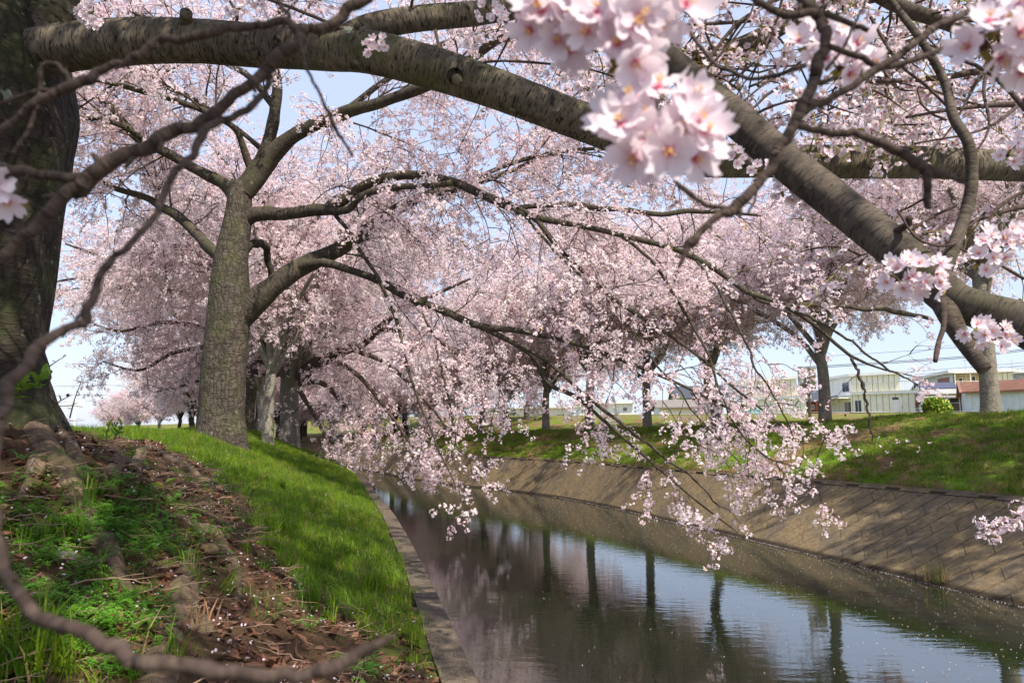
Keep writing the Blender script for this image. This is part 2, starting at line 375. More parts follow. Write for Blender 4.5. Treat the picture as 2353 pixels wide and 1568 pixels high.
def far_flower(S, c, n, R, rg):
    f = frame(n, rg.random() * 6.28); a = rg.uniform(0.75, 1.1, 4)
    p = np.array([[R * a[0], 0, 0], [0, R * a[1], R * .3], [-R * a[2], 0, 0], [0, -R * a[3], R * .3]]) ; S.add(p @ f + c, [(0, 1, 2, 3)], 0)
def cluster(S, c, rg, nf, rad, R, fn, up=None):
    for i in range(nf):
        d = rg.normal(size=3); d /= np.linalg.norm(d)
        if up is not None: d = d + up * 0.5; d /= np.linalg.norm(d)
        fn(S, c + d * rad * rg.uniform(0.75, 1.1), d + rg.normal(size=3) * 0.35, R * rg.uniform(0.85, 1.1), rg)
def twig_soup(S, pts, r0, r1, mi=1, n=3):
    pts = np.asarray(pts); t = np.gradient(pts, axis=0); K = len(pts); V = []
    for i in range(K):
        f = frame(t[i], 0.3); r = r0 + (r1 - r0) * i / (K - 1)
        V += [pts[i] + (f[0] * math.cos(a) + f[1] * math.sin(a)) * r for a in np.linspace(0, 6.283, n, endpoint=False)]
    S.add(V, [(i * n + j, i * n + (j + 1) % n, (i + 1) * n + (j + 1) % n, (i + 1) * n + j) for i in range(K - 1) for j in range(n)], mi)
PM = [M['petal'], M['twigred'], M['calyx'], M['young']]
def make_spray(L, nc, nf, rad, R, fn, rg, r0, leaf=0.3):
    S = Soup(); K = 6; b = rg.normal(size=(2,)) * 0.05 * L
    z = np.linspace(0, L, K); pts = np.stack([b[0] * np.sin(z / L * 3) + rg.normal(size=K) * .012 * L * 2, b[1] * np.sin(z / L * 4) + rg.normal(size=K) * .012 * L * 2, z], -1); pts[0] = 0
    twig_soup(S, pts, r0, r0 * .55)
    for j in range(nc):
        s = (j + rg.uniform(0.3, 0.9)) / nc; p = np.array([np.interp(s * L, z, pts[:, k]) for k in range(3)])
        d = rg.normal(size=3); d[2] *= .4; d /= np.linalg.norm(d); c = p + d * rad * rg.uniform(0.5, 1.1)
        if rg.random() < 0.35: twig_soup(S, [p, (p + c) / 2 + .003, c + d * .02], r0 * .6, r0 * .4)
        cluster(S, c, rg, max(3, int(nf * rg.uniform(.6, 1.2))), rad, R, fn, d)
        if rg.random() < leaf:
            e = c + d * rad * .6; f = frame(d + rg.normal(size=3) * .4, 0); w = rad * .22; l = rad * .9
            S.add(np.array([[0, 0, 0], [w, 0, l * .5], [0, 0, l], [-w, 0, l * .5]]) @ f + e, [(0, 1, 2, 3)], 3)
    return S
rg = np.random.default_rng(3)
SPRAY_HI = variant_set('spray_hi', [make_spray(.34, 4, 11, .042, .0178, low_flower, rg, .0036, .4).mesh('spray', PM) for _ in range(7)])
SPRAY_LO = variant_set('spray_lo', [make_spray(.5, 5, 13, .055, .0215, far_flower, rg, .006, .3).mesh('far_spray', PM) for _ in range(6)])
SPRAY_BARE = variant_set('spray_bare', [make_spray(.34, 2, 3, .025, .013, low_flower, rg, .0026, .5).mesh('bare_spray', PM) for _ in range(4)])

# real flowers for what hangs close to the camera
mp, tp, bp = newmat('near_petal', 0.55, 0.3)
cn = attr(tp, 'cen', 'Fac'); pc = ramp(tp, noise(tp, geo_pos(tp), 30, 3), [(0.3, (0.78, 0.66, 0.71)), (0.7, (0.84, 0.76, 0.79))])
pc = mix(tp, ramp(tp, cn, [(0.06, (1, 1, 1)), (0.24, (0.12,) * 3), (0.55, (0, 0, 0))]), pc, (0.70, 0.06, 0.18))
tp.links.new(pc, bp.inputs['Base Color']); trn = tp.nodes.new('ShaderNodeBsdfTranslucent'); tp.links.new(pc, trn.inputs[0])
mxs = tp.nodes.new('ShaderNodeMixShader'); mxs.inputs[0].default_value = 0.4; tp.links.new(bp.outputs[0], mxs.inputs[1]); tp.links.new(trn.outputs[0], mxs.inputs[2])
tp.links.new(mxs.outputs[0], tp.nodes['Material Output'].inputs[0])
M['near_petal'] = mp
M['stamen'] = plain('stamen', (0.75, 0.45, 0.10), 0.6); M['stalk'] = leafmat('stalk', (0.20, 0.24, 0.03), (0.24, 0.13, 0.04), 0.2, inst=False)
M['calyx_near'] = leafmat('near_calyx', (0.50, 0.04, 0.10), (0.36, 0.09, 0.06), 0.2, inst=False)
def real_flower(S, c, n, R, rg, res=4, stam=14, stalk_to=None):
    f = frame(n, rg.random() * 6.28); cup = rg.uniform(0.1, 0.75)
    for k in range(5):
        a = k * 1.2566 + rg.normal() * .05; V = []; A = []; Fc = []; rr = R * rg.uniform(.93, 1.06); tw = rg.normal() * .12; cp = cup + rg.normal() * .1
        us = np.linspace(0.05, 1, res + 2); W = [0.06, 0.26, 0.40, 0.46, 0.42, 0.27] if res == 4 else None
        for i, u in enumerate(us):
            wd = np.interp(u, [0, .2, .5, .75, .92, 1.0], [.04, .2, .38, .43, .33, .22])
            for j in range(res + 1):
                v = j / res * 2 - 1; notch = .10 * (1 - abs(v)) if i == len(us) - 1 else 0
                x = (u - notch * 1.2) * rr; y = wd * v * rr; z = rr * (cp * u ** 1.3 * .8 + .16 * v * v * u - .06 * math.sin(u * 3.1) + tw * v * u)
                V.append([x * math.cos(a) - y * math.sin(a), x * math.sin(a) + y * math.cos(a), z]); A.append(u)
        m = res + 1
        Fc = [(i * m + j, i * m + j + 1, (i + 1) * m + j + 1, (i + 1) * m + j) for i in range(len(us) - 1) for j in range(res)]
        S.add(np.array(V) @ f + c, Fc, 0, A)
    for k in range(stam):
        a = rg.random() * 6.28; t = rg.uniform(.1, .5); h = R * rg.uniform(.3, .5)
        b = np.array([0, 0, .01 * R]); e = np.array([math.cos(a) * t * h, math.sin(a) * t * h, h]); w = R * .018; g = np.array([-math.sin(a), math.cos(a), 0]) * w
        S.add(np.array([b - g, b + g, e + g, e - g]) @ f + c, [(0, 1, 2, 3)], 0, [.3] * 4)
        q = R * .05; S.add((np.array([[q, 0, 0], [0, q, 0], [-q, 0, 0], [0, -q, 0], [0, 0, q], [0, 0, -q]]) + e) @ f + c, [(0,1,4),(1,2,4),(2,3,4),(3,0,4),(1,0,5),(2,1,5),(3,2,5),(0,3,5)], 1)
    for k in range(5):                                   # sepals and the calyx tube
        a = k * 1.2566 + .6; s = R * .36; w = R * .07
        p = np.array([[math.cos(a) * .0, math.sin(a) * .0, -.03 * R], [math.cos(a - .4) * s * .5, math.sin(a - .4) * s * .5, -.02 * R], [math.cos(a) * s, math.sin(a) * s, 0.02 * R * 0], [math.cos(a + .4) * s * .5, math.sin(a + .4) * s * .5, -.02 * R]])
        S.add(p @ f + c, [(0, 1, 2, 3)], 2)
    A = np.linspace(0, 6.283, 6, endpoint=False)
    ring = lambda r, z: [[math.cos(a) * r, math.sin(a) * r, z] for a in A]
    V = ring(R * .11, -.01 * R) + ring(R * .12, -.2 * R) + ring(R * .05, -.42 * R)
    S.add(np.array(V) @ f + c, [(i + r * 6, (i + 1) % 6 + r * 6, (i + 1) % 6 + r * 6 + 6, i + r * 6 + 6) for r in (0, 1) for i in range(6)], 2)
    if stalk_to is not None:
        b = np.array([0, 0, -.4 * R]) @ f + c; d = np.asarray(stalk_to) - b
        twig_soup(S, [b, b + d * .4 - f[2] * R * .25, b + d * .75 - f[2] * R * .12, stalk_to], R * .035, R * .045, 3, 4)
NM = [M['near_petal'], M['stamen'], M['calyx_near'], M['stalk']]
def mid_cluster(rg, nf=8):
    S = Soup()
    for i in range(nf):
        d = rg.normal(size=3); d[2] -= .3; d /= np.linalg.norm(d)
        real_flower(S, d * .038 * rg.uniform(.8, 1.15), d + rg.normal(size=3) * .3, .0172 * rg.uniform(.9, 1.1), rg, 2, 4, (0, 0, 0.004))
    for i in range(2):
        d = rg.normal(size=3); f = frame(d, 0); S.add(np.array([[0, 0, 0], [.006, 0, .013], [0, .002, .028], [-.006, 0, .013]]) @ f, [(0, 1, 2, 3)], 3)
    return S
MID = variant_set('blossom_mid', [mid_cluster(np.random.default_rng(50 + i), 6 + i).mesh('blossom_cluster', NM) for i in range(5)])

# ------------------------------------------------------------------ growing branches (all in batches)
def interp_poly(P_, t):                                 # P_ (N,K,3), t (N,m) in 0..1
    N, K, _ = P_.shape; x = np.clip(t, 0, .9999) * (K - 1); i = x.astype(int); f = (x - i)[..., None]; n = np.arange(N)[:, None]
    a = P_[n, i]; b = P_[n, i + 1]; return a * (1 - f) + b * f, norm(b - a)
def grow(start, d, L, K, rg, wander=.25, droop=.1, up=0.0):
    N = len(start); pts = np.zeros((N, K, 3)); pts[:, 0] = start; d = norm(d); st = (L / (K - 1))[:, None]; w = rg.normal(size=(N, 3)) * wander
    for k in range(1, K):
        w = w * .5 + rg.normal(size=(N, 3)) * wander
        d = norm(d + w * .6 + np.array([0, 0, up - droop * 2 * k / K]))
        pts[:, k] = pts[:, k - 1] + d * st
    return pts
def children(P_, Ls, per_m, rg, t0=.12, fwd=.6, upb=.15, flat=.6, m=None):
    """start points and directions of side shoots"""
    N = len(P_); cnt = np.maximum(1, np.round(Ls * per_m * rg.uniform(.8, 1.2, N))).astype(int); mx = cnt.max()
    t = t0 + (1 - t0) * (np.arange(mx)[None] + rg.random((N, mx))) / cnt[:, None]; ok = np.arange(mx)[None] < cnt[:, None]
    p, tg = interp_poly(P_, np.minimum(t, .999)); r = rg.normal(size=tg.shape); r[..., 2] *= flat; r = norm(np.cross(tg, norm(np.cross(r, tg))) + 1e-6)
    d = norm(tg * fwd + r * .85 + np.array([0, 0, upb])); n = np.arange(N)[:, None] * np.ones((1, mx), int)
    return p[ok], d[ok], t[ok], n[ok]
def plen(P_): return np.linalg.norm(np.diff(P_, axis=1), axis=-1).sum(1)
def foliage(limbs, rg, perB=2.4, LB=1.7, perC=4.5, LC=.65, perS=4.0, droop=.12, upb=.15, t0=.15, sides=(5, 3), rB=.016, clear=None, flat=.6, CK=5):
    """limbs: list of (pts, radii). Returns branch polylines with radii and spray points with directions."""
    K = 24; Lp_ = np.array([np.stack([np.interp(np.linspace(0, 1, K), np.linspace(0, 1, len(p)), np.asarray(p)[:, k]) for k in range(3)], -1) for p, r in limbs])
    Ls = plen(Lp_); s, d, t, n = children(Lp_, Ls, perB, rg, t0, .65, upb, flat)
    L = LB * rg.uniform(.55, 1.15, len(s)) * (1 - .35 * t); B = grow(s, d, L, 8, rg, .22, droop, .04)
    B = np.concatenate([B, Lp_[:, 12::1][:, :0].reshape(0, 8, 3)]) if len(Lp_) else B
    LBn = plen(B); s, d, t2, n2 = children(B, LBn, perC, rg, .15, .6, .08, .7)
    Lc = LC * rg.uniform(.5, 1.2, len(s)); C = grow(s, d, Lc, CK, rg, .25, droop * 1.2, .02)
    LCn = plen(C); s, d, t3, n3 = children(C, LCn, perS, rg, .05, .7, .02, .8)
    s2, d2, _, _ = children(B, LBn, perS * .5, rg, .3, .5, .08, .8)
    e, ed = interp_poly(C, np.full((len(C), 1), .99)); e2, ed2 = interp_poly(B, np.full((len(B), 1), .99))
    S = np.concatenate([s, s2, e[:, 0], e2[:, 0]]); Dd = np.concatenate([d, d2, ed[:, 0], ed2[:, 0]])
    RB = np.linspace(1, .35, 8)[None] * (rB * (.5 + .5 * LBn / LBn.max()))[:, None]; RC = np.linspace(1, .45, CK)[None] * .0068 * np.ones((len(C), 1))
    if clear is not None:
        kb = clear(B[:, 4]) & clear(B[:, -1]); kc = clear(C[:, -1]) & clear(C[:, 0]); ks = clear(S); B, RB, C, RC, S, Dd = B[kb], RB[kb], C[kc], RC[kc], S[ks], Dd[ks]
    return (B, RB), (C, RC), S, Dd
def branch_mesh(name, sets, mat):
    V = []; Q = []; A = []; n = 0
    for (p, r), s in sets:
        if not len(p): continue
        v, q, b = tubes(p, r, s); V.append(v); Q.append(q + n); A.append(b); n += len(v)
    return mesh_np(name, np.vstack(V), [np.vstack(Q)], mat, smooth_=True, attrs={'bk': np.vstack(A)})
def procedural_tree(seed, H=1.9, r=.2, nl=6, reach=4.6, rise=3.2, perB=2.2, perC=4.2, perS=3.4, sprays=None, lean=(0, 0), wood='trunk_pale', LB=1.7, low=.9, droop=.13):
    """returns dict of meshes/points in local space for a spreading cherry"""
    rg = np.random.default_rng(seed); limbs = []
    tp_ = np.array([[0, 0, -.25], [lean[0] * .2, lean[1] * .2, H * .3], [lean[0] * .6, lean[1] * .6, H * .65], [lean[0], lean[1], H]]); tp_[1:, :2] += rg.normal(size=(3, 2)) * .04
    tr = catmull(tp_, 14); rr = np.interp(np.linspace(0, 1, 14), [0, .12, .3, .8, 1], [r * 1.45, r * 1.15, r, r * .93, r * .8])
    for i in range(nl):
        a = i / nl * 6.283 + rg.uniform(-.35, .35); R = reach * rg.uniform(.75, 1.1); z = rise * rg.uniform(.65, 1.1)
        if i % 3 == 2: R *= .5; z *= 1.35
        z0 = H * rg.uniform(.72, 1.0); c, s = math.cos(a), math.sin(a)
        k = np.array([[lean[0] * z0 / H, lean[1] * z0 / H, z0 - .1], [c * R * .15, s * R * .15, z0 + z * .28], [c * R * .4, s * R * .4, z0 + z * .62], [c * R * .7, s * R * .7, z0 + z * .9], [c * R, s * R, z0 + z * (.95 if i % 3 == 2 else .8)]])
        k[1:, :2] += rg.normal(size=(4, 2)) * .15 * R / 4; k[2:, 2] += rg.normal(size=3) * .12
        p = catmull(k, 22); limbs.append((p, np.linspace(r * .55, .02, 22)))
        j = rg.integers(7, 12); d = p[j + 1] - p[j]; a2 = a + rg.choice([-1, 1]) * rg.uniform(.5, .9); R2 = R * .6
        k2 = np.array([p[j], p[j] + [math.cos(a2) * R2 * .35, math.sin(a2) * R2 * .35, z * .2], p[j] + [math.cos(a2) * R2 * .7, math.sin(a2) * R2 * .7, z * .28], p[j] + [math.cos(a2) * R2 * 1.05, math.sin(a2) * R2 * 1.05, z * .16]])
        limbs.append((catmull(k2, 16), np.linspace(r * .3, .014, 16)))
    (B, RB), (C, RC), S, D = foliage(limbs, rg, perB, LB, perC, .65, perS, droop=droop, upb=.12, clear=lambda p: p[..., 2] > low + .5 * np.sin(p[..., 0] * 1.7 + seed) * np.cos(p[..., 1] * 1.3))
    keep = S[:, 2] > .9; S, D = S[keep], D[keep]
    return dict(trunk=(tr, rr), limbs=limbs, B=(B, RB), C=(C, RC), S=S, D=D, rg=rg)
def build_tree(T, name, label, loc, group, sprays, wood, rot=0.0, scale=1.0, twig_sides=(4, 3), with_c=True, sprayscale=1.0):
    root = thing(name, label, 'cherry tree', loc, group, (0, 0, rot)); root.scale = (scale,) * 3
    link('trunk', tube_mesh('trunk', T['trunk'][0], T['trunk'][1], 14, wood, .12), root)
    for p, r in T['limbs']: link('limb', tube_mesh('limb', p, r, 8, wood, .08), root)
    sets = [(T['B'], twig_sides[0])] + ([(T['C'], twig_sides[1])] if with_c else [])
    link('branches', branch_mesh('branches', sets, M['branch']), root, kind='stuff')
    n = len(T['S']); sc_ = T['rg'].uniform(.75, 1.2, n) * sprayscale
    scatter('blossom', T['S'], euler_from_z(T['D'], T['rg'].random(n) * 6.28), sc_, sprays, root, seed=n)
    return root
# ------------------------------------------------------------------ ground, banks, canal
def grid(name, X, Y, Z, mat, attrs=None, kind='structure'):
    r, c = X.shape; V = np.stack([X, Y, Z], -1).reshape(-1, 3); i = np.arange(r * c).reshape(r, c)
    q = np.stack([i[:-1, :-1], i[:-1, 1:], i[1:, 1:], i[1:, :-1]], -1).reshape(-1, 4)
    me = mesh_np(name, V, [q], mat, smooth_=True, attrs=attrs); return link(name, me, kind=kind)
ys = np.concatenate([np.arange(-16, 0.6, .8), np.arange(0.6, 7, .06), np.arange(7, 24, .2), np.geomspace(24, 395, 60)])
def inpoly(x, y, poly):
    x = np.asarray(x); r = np.zeros(x.shape, bool); n = len(poly)
    for i in range(n):
        x1, y1 = poly[i]; x2, y2 = poly[(i + 1) % n]
        c = ((y1 > y) != (y2 > y)) & (x < (x2 - x1) * (y - y1) / (y2 - y1 + 1e-12) + x1); r ^= c
    return r
soilp = [G(px, py)[:2] for px, py in [(240, 1010), (330, 1010), (440, 1065), (560, 1140), (600, 1210), (640, 1270), (700, 1350), (800, 1440), (860, 1500), (960, 1530), (1020, 1566)]]
soilp = [(-6, soilp[0][1])] + soilp + [(XL(0.2) , 0.2), (1.5, -5), (-6, -5)]
def soilmask(x, y):
    j = 0.22 * fbm(x * 3, y * 3, 21, 3)
    return inpoly(x + j, y + j * .6, soilp)
# left bank
mL, t, b = newmat('left_bank_soil', 0.95, 0.1); pz = geo_pos(t)
n1 = noise(t, pz, 3, 6, .7); n2 = noise(t, pz, 28, 6, .75); n3 = noise(t, pz, 140, 3, .7)
soil = ramp(t, n2, [(.3, (.035, .022, .013)), (.55, (.085, .05, .028)), (.75, (.17, .11, .06))])
turf = ramp(t, n2, [(.3, (.03, .05, .008)), (.6, (.075, .11, .015)), (.8, (.14, .13, .04))])
c = mix(t, attr(t, 'soil', 'Fac'), turf, soil); c = mix(t, ramp(t, n3, [(.35, (0, 0, 0)), (.7, (.6,) * 3)]), c, (.13, .08, .045))
t.links.new(c, b.inputs['Base Color']); pr = bump(t, b, n2, 1.0, .03); bump(t, b, n3, .8, .008, pr)
os_ = np.concatenate([[.135], np.arange(.138, 3.2, .06), np.arange(3.2, 9, .4), np.geomspace(9.2, 500, 26)])
Yg, Og = np.meshgrid(ys, os_, indexing='ij'); Xg = XL(Yg) - Og; Zg = zl(Xg, Yg); Zg[:, 0] -= .4
sm = soilmask(Xg, Yg).astype(float) * (Og < 3.5)
grid('left_bank', Xg, Yg, Zg, mL, {'soil': sm.ravel()})
# right bank and the ground behind it
mR, t, b = newmat('right_bank_turf', 0.95, 0.1); pz = geo_pos(t)
n1 = noise(t, pz, .9, 5, .65); n2 = noise(t, pz, 9, 6, .7); n3 = noise(t, pz, 60, 3, .7)
g1 = ramp(t, n2, [(.3, (.05, .10, .010)), (.6, (.14, .23, .015)), (.8, (.24, .28, .04))])
dd = ramp(t, n2, [(.3, (.10, .06, .03)), (.6, (.22, .14, .07)), (.8, (.32, .23, .12))])
c = mix(t, ramp(t, n1, [(.42, (0, 0, 0)), (.56, (1, 1, 1))]), g1, dd); t.links.new(c, b.inputs['Base Color']); pr = bump(t, b, n2, 1.0, .06); bump(t, b, n3, .8, .01, pr)
os2 = np.concatenate([[0], np.arange(.004, 9, .12), np.arange(9, 20, .6), np.geomspace(20.5, 700, 34)])
ysr = np.concatenate([np.arange(-16, 8, 1.0), np.arange(8, 40, .2), np.geomspace(40.3, 395, 50)])
Yg, Og = np.meshgrid(ysr, os2, indexing='ij'); Xg = XT(Yg) - .03 + Og; Zg = zr(Xg, Yg); Zg[:, 0] -= .4
grid('right_bank', Xg, Yg, Zg, mR)
# water
mW, t, b = newmat('canal_water', 0.005, 0.5); b.inputs['IOR'].default_value = 2.8; b.inputs['Specular IOR Level'].default_value = .5
pz = geo_pos(t); n0 = noise(t, vec(t, pz, (1, 1, 1)), .35, 3)
t.links.new(ramp(t, n0, [(.3, (.008, .012, .006)), (.7, (.013, .016, .008))]), b.inputs['Base Color'])
w1 = noise(t, vec(t, pz, (1.2, 3.4, 1), rot=(0, 0, .2)), 2.4, 3, .5); w2 = noise(t, vec(t, pz, (2, 5, 1), rot=(0, 0, -.3)), 9, 2, .5); w3 = noise(t, vec(t, pz, (1, 1.6, 1)), .5, 2)
pr = bump(t, b, w1, .022, .08); pr = bump(t, b, w2, .010, .02, pr)
yw = YY[YY < 396][::2]
Yg, Ug = np.meshgrid(yw, np.linspace(0, 1, 3), indexing='ij'); Xg = (XL(Yg) - .8) * (1 - Ug) + (XT(Yg) + .3) * Ug
grid('canal_water', Xg, Yg, Yg * 0, mW)
# canal bed is hidden by the murky water; walls
mC, t, b = newmat('weathered_concrete', 0.9, 0.2); pz = geo_pos(t)
n1 = noise(t, pz, 1.3, 6, .7); n2 = noise(t, pz, 14, 6, .75); n3 = noise(t, pz, 120, 2, .7)
c = ramp(t, n2, [(.3, (.075, .053, .03)), (.55, (.185, .135, .072)), (.8, (.29, .225, .135))])
c = mix(t, ramp(t, n1, [(.45, (0, 0, 0)), (.62, (.8,) * 3)]), c, (.085, .07, .055))
c = mix(t, ramp(t, noise(t, vec(t, pz, (1, 1, 1), (4, 9, 2)), 2.1, 6, .75), [(.60, (0, 0, 0)), (.70, (.55,) * 3)]), c, (.30, .20, .03))
c = mix(t, ramp(t, n3, [(.62, (0, 0, 0)), (.72, (.7,) * 3)]), c, (.42, .38, .31))
sepz = t.nodes.new('ShaderNodeSeparateXYZ'); t.links.new(pz, sepz.inputs[0])
wet = ramp(t, sepz.outputs[2], [(0.0, (1, 1, 1)), (.035, (1, 1, 1)), (.075, (0, 0, 0))]); c = mix(t, wet, c, (.035, .025, .015))
t.links.new(c, b.inputs['Base Color']); pr = bump(t, b, n2, .6, .02); bump(t, b, n3, .5, .004, pr)
M['concrete'] = mC
# --- right wall: a backing slope, block pieces in herringbone, a coping course with slots
wall = thing('canal_wall', 'sloping brown concrete wall of diagonal blocks along the far side of the canal', 'wall', (0, 0, 0))
dY = .25; ss = YY[(YY > -12) & (YY < 300)]
U_ = np.array([-.35, 0, .5, 1.0])
def wallpt(y, w, off=0.0):
    """w: 0 at the waterline, 1 at the top; off pushes out along the wall normal"""
    y = np.asarray(y, float); x0 = XW(y); x1 = XT(y); h = ZT; n = np.stack([-h + 0 * x0, 0 * x0, (x1 - x0)], -1); n = norm(n)
    return np.stack([x0 + (x1 - x0) * w, y, h * w + 0 * x0], -1) + n * np.asarray(off)[..., None]
Yg, Wg = np.meshgrid(ss, U_, indexing='ij'); Pg = wallpt(Yg, Wg, -.022 + 0 * Wg)
i = np.arange(Pg.shape[0] * 4).reshape(-1, 4); q = np.stack([i[:-1, :-1], i[:-1, 1:], i[1:, 1:], i[1:, :-1]], -1).reshape(-1, 4)
link('backing', mesh_np('backing', Pg.reshape(-1, 3), [q], plain('joint_dirt', (.06, .047, .033), .9, .3, 10)), wall)
def clip_poly(poly, lo, hi):
    for ax, val, sgn in ((1, lo, 1), (1, hi, -1)):
        out = []
        for k in range(len(poly)):
            a, c_ = poly[k - 1], poly[k]; da = sgn * (a[ax] - val); db = sgn * (c_[ax] - val)
            if (da >= 0) != (db >= 0): f = da / (da - db); out.append(a + (c_ - a) * f)
            if db >= 0: out.append(c_)
        poly = out
        if len(poly) < 3: return None
    return poly
arcT = np.concatenate([[0], np.cumsum(np.hypot(np.diff(_T), dY))]); 
def y_of_arc(s): return np.interp(s, arcT, YY)
s0 = np.interp(2.0, YY, arcT); s1 = np.interp(75, YY, arcT); SL = 1.9
blocks = []; d1 = np.array([-.11, .994]); d2 = np.array([.84, .54]); bw, bl = .36, .62
for iu in range(int(-140), int(320)):
    for iv in range(-330, 330):
        cu = iv * bl + (iu % 2) * bl * .5; cv = iu * bw
        x, y = d1 * cu + d2 * cv
        if y < -.4 or y > SL + .3 or x < 0 or x > s1 - s0: continue
        g = .008; hw, hh = bl / 2 - .004, bw / 2 - .014
        poly = [np.array([x, y]) + d1 * p + d2 * q_ for p, q_ in ((-hw, -hh), (hw, -hh), (hw, hh), (-hw, hh))]
        pc_ = clip_poly(poly, -.12, SL * .918)
        if pc_ is not None: blocks.append((x, pc_))
blocks.sort(key=lambda e: e[0]); brg = np.random.default_rng(9)
farV = MB()
for k, (x, poly) in enumerate(blocks):
    poly = np.array(poly); y = y_of_arc(poly[:, 0] + s0); w = poly[:, 1] / SL; o = brg.uniform(-.004, .006)
    top_ = wallpt(y, w, o + 0 * w); bot = wallpt(y, w, -.03 + 0 * w); n = len(poly)
    fs = [list(range(n))[::-1]] + [(i, i + n, (i + 1) % n + n, (i + 1) % n) for i in range(n)]
    if k < 270:
        m_ = MB().add(np.vstack([top_, bot]), fs); m_.obj('wall_block', mC, wall)
    else: farV.add(np.vstack([top_, bot]), fs)
farV.obj('wall_blocks', mC, wall, kind='stuff')
cpM = MB(); k = 0; sx = np.interp(3.0, YY, arcT)
slots = []
while sx < np.interp(75, YY, arcT):                       # coping: top band, and teeth that leave dark slots between
    for (a_, b_, w0, w1, off) in ((0, 1.0, .958, 1.0, .012), (0.36, 1.0, .926, .956, .012)):
        S_ = sx + np.array([a_, b_]) * .9 + np.array([.004, -.004]); y = y_of_arc(S_)
        q4 = [(y[0], w0), (y[1], w0), (y[1], w1), (y[0], w1)]
        tp4 = np.array([wallpt(np.array([u]), np.array([w]), np.array([off]))[0] for u, w in q4]); bt4 = np.array([wallpt(np.array([u]), np.array([w]), np.array([-.03]))[0] for u, w in q4])
        fs = [(3, 2, 1, 0)] + [(i, i + 4, (i + 1) % 4 + 4, (i + 1) % 4) for i in range(4)]
        if k < 60: MB().add(np.vstack([tp4, bt4]), fs).obj('coping_block', mC, wall)
        else: cpM.add(np.vstack([tp4, bt4]), fs)
    k += 1; sx += .9
cpM.obj('coping_blocks', mC, wall, kind='stuff')
# --- left wall: upright face and a narrow slab course
mC2, t, b = newmat('speckled_concrete', 0.9, 0.2); pz = geo_pos(t)
n2 = noise(t, pz, 20, 6, .75); n3 = noise(t, pz, 190, 2, .7)
c = ramp(t, n2, [(.3, (.04, .029, .018)), (.55, (.095, .07, .047)), (.8, (.16, .128, .09))]); c = mix(t, ramp(t, n3, [(.58, (0, 0, 0)), (.68, (.8,) * 3)]), c, (.34, .31, .27))
t.links.new(c, b.inputs['Base Color']); bump(t, b, n2, .7, .01)
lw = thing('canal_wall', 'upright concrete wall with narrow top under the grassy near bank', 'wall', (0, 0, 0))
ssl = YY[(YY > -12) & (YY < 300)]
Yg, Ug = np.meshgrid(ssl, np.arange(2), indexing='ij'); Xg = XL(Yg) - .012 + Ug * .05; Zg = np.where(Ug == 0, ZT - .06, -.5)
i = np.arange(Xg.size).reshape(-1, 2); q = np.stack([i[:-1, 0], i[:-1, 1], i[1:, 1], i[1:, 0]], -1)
mD = plain('dark_concrete', (.05, .04, .028), .8, .4, 8); link('wall_face', mesh_np('wall_face', np.stack([Xg, Yg, Zg], -1).reshape(-1, 3), [q], mD), lw)  # face coloured darker than the slab course above it
y = -1.0; k = 0
while y < 60:
    d = .62 + brg.uniform(-.05, .05); y2 = y + d - .006; zz = ZT + brg.uniform(-.004, .004)
    if 1.2 < y < 1e9 or True:
        n_ = 4; yy_ = np.linspace(y, y2, n_); xo = XL(yy_); P1 = np.stack([xo, yy_, 0 * yy_ + zz], -1); P2 = np.stack([xo - .15, yy_, 0 * yy_ + zz + .004], -1)
        Vv = np.vstack([P1, P2, P1 - [0, 0, .12], P2 - [0, 0, .12]]); fs = []
        for j in range(n_ - 1): fs += [(j, j + n_, j + n_ + 1, j + 1)[::-1], (j, j + 1, j + 2 * n_ + 1, j + 2 * n_)[::-1]]
        fs += [(0, n_, 3 * n_, 2 * n_)[::-1], (n_ - 1, 3 * n_ - 1, 4 * n_ - 1, 2 * n_ - 1)[::-1]]
        MB().add(Vv, fs).obj('coping_slab', mC2, lw)
    y += d; k += 1
# ------------------------------------------------------------------ trees
def trace(picks, n=30, wmul=1.0):
    p = np.array([[*P(a, b, D), w / 2 * D / F * wmul] for a, b, D, w in picks]); c = catmull(p, n); return c[:, :3], np.maximum(c[:, 3], .0012)
def make_sprayset(nm, builder, n): return variant_set(nm, [builder(np.random.default_rng(200 + i)) for i in range(n)])
def mid_spray(rg):
    S = Soup(); K = 6; z = np.linspace(0, .3, K); pts = np.stack([rg.normal(size=K) * .006, rg.normal(size=K) * .006, z], -1); pts[0] = 0
    twig_soup(S, pts, .0026, .0016, 3, 5)
    for j in range(3):
        s = (j + rg.uniform(.4, .9)) / 3; p = np.array([np.interp(s * .3, z, pts[:, k]) for k in range(3)]); d0 = rg.normal(size=3); d0[2] *= .3; d0 /= np.linalg.norm(d0); c = p + d0 * .012
        for i in range(int(rg.integers(3, 7))):
            d = rg.normal(size=3) + d0 * .7; d /= np.linalg.norm(d)
            real_flower(S, c + d * .036 * rg.uniform(.8, 1.15), d + rg.normal(size=3) * .3, .0172 * rg.uniform(.9, 1.1), rg, 2, 4, c)
        f = frame(d0 + rg.normal(size=3) * .3, 0); S.add(np.array([[0, 0, 0], [.006, 0, .013], [0, .002, .030], [-.006, 0, .013]]) @ f + c, [(0, 1, 2, 3)], 3)
    return S.mesh('mid_spray', NM)
SPRAY_MID = make_sprayset('spray_mid', mid_spray, 6)

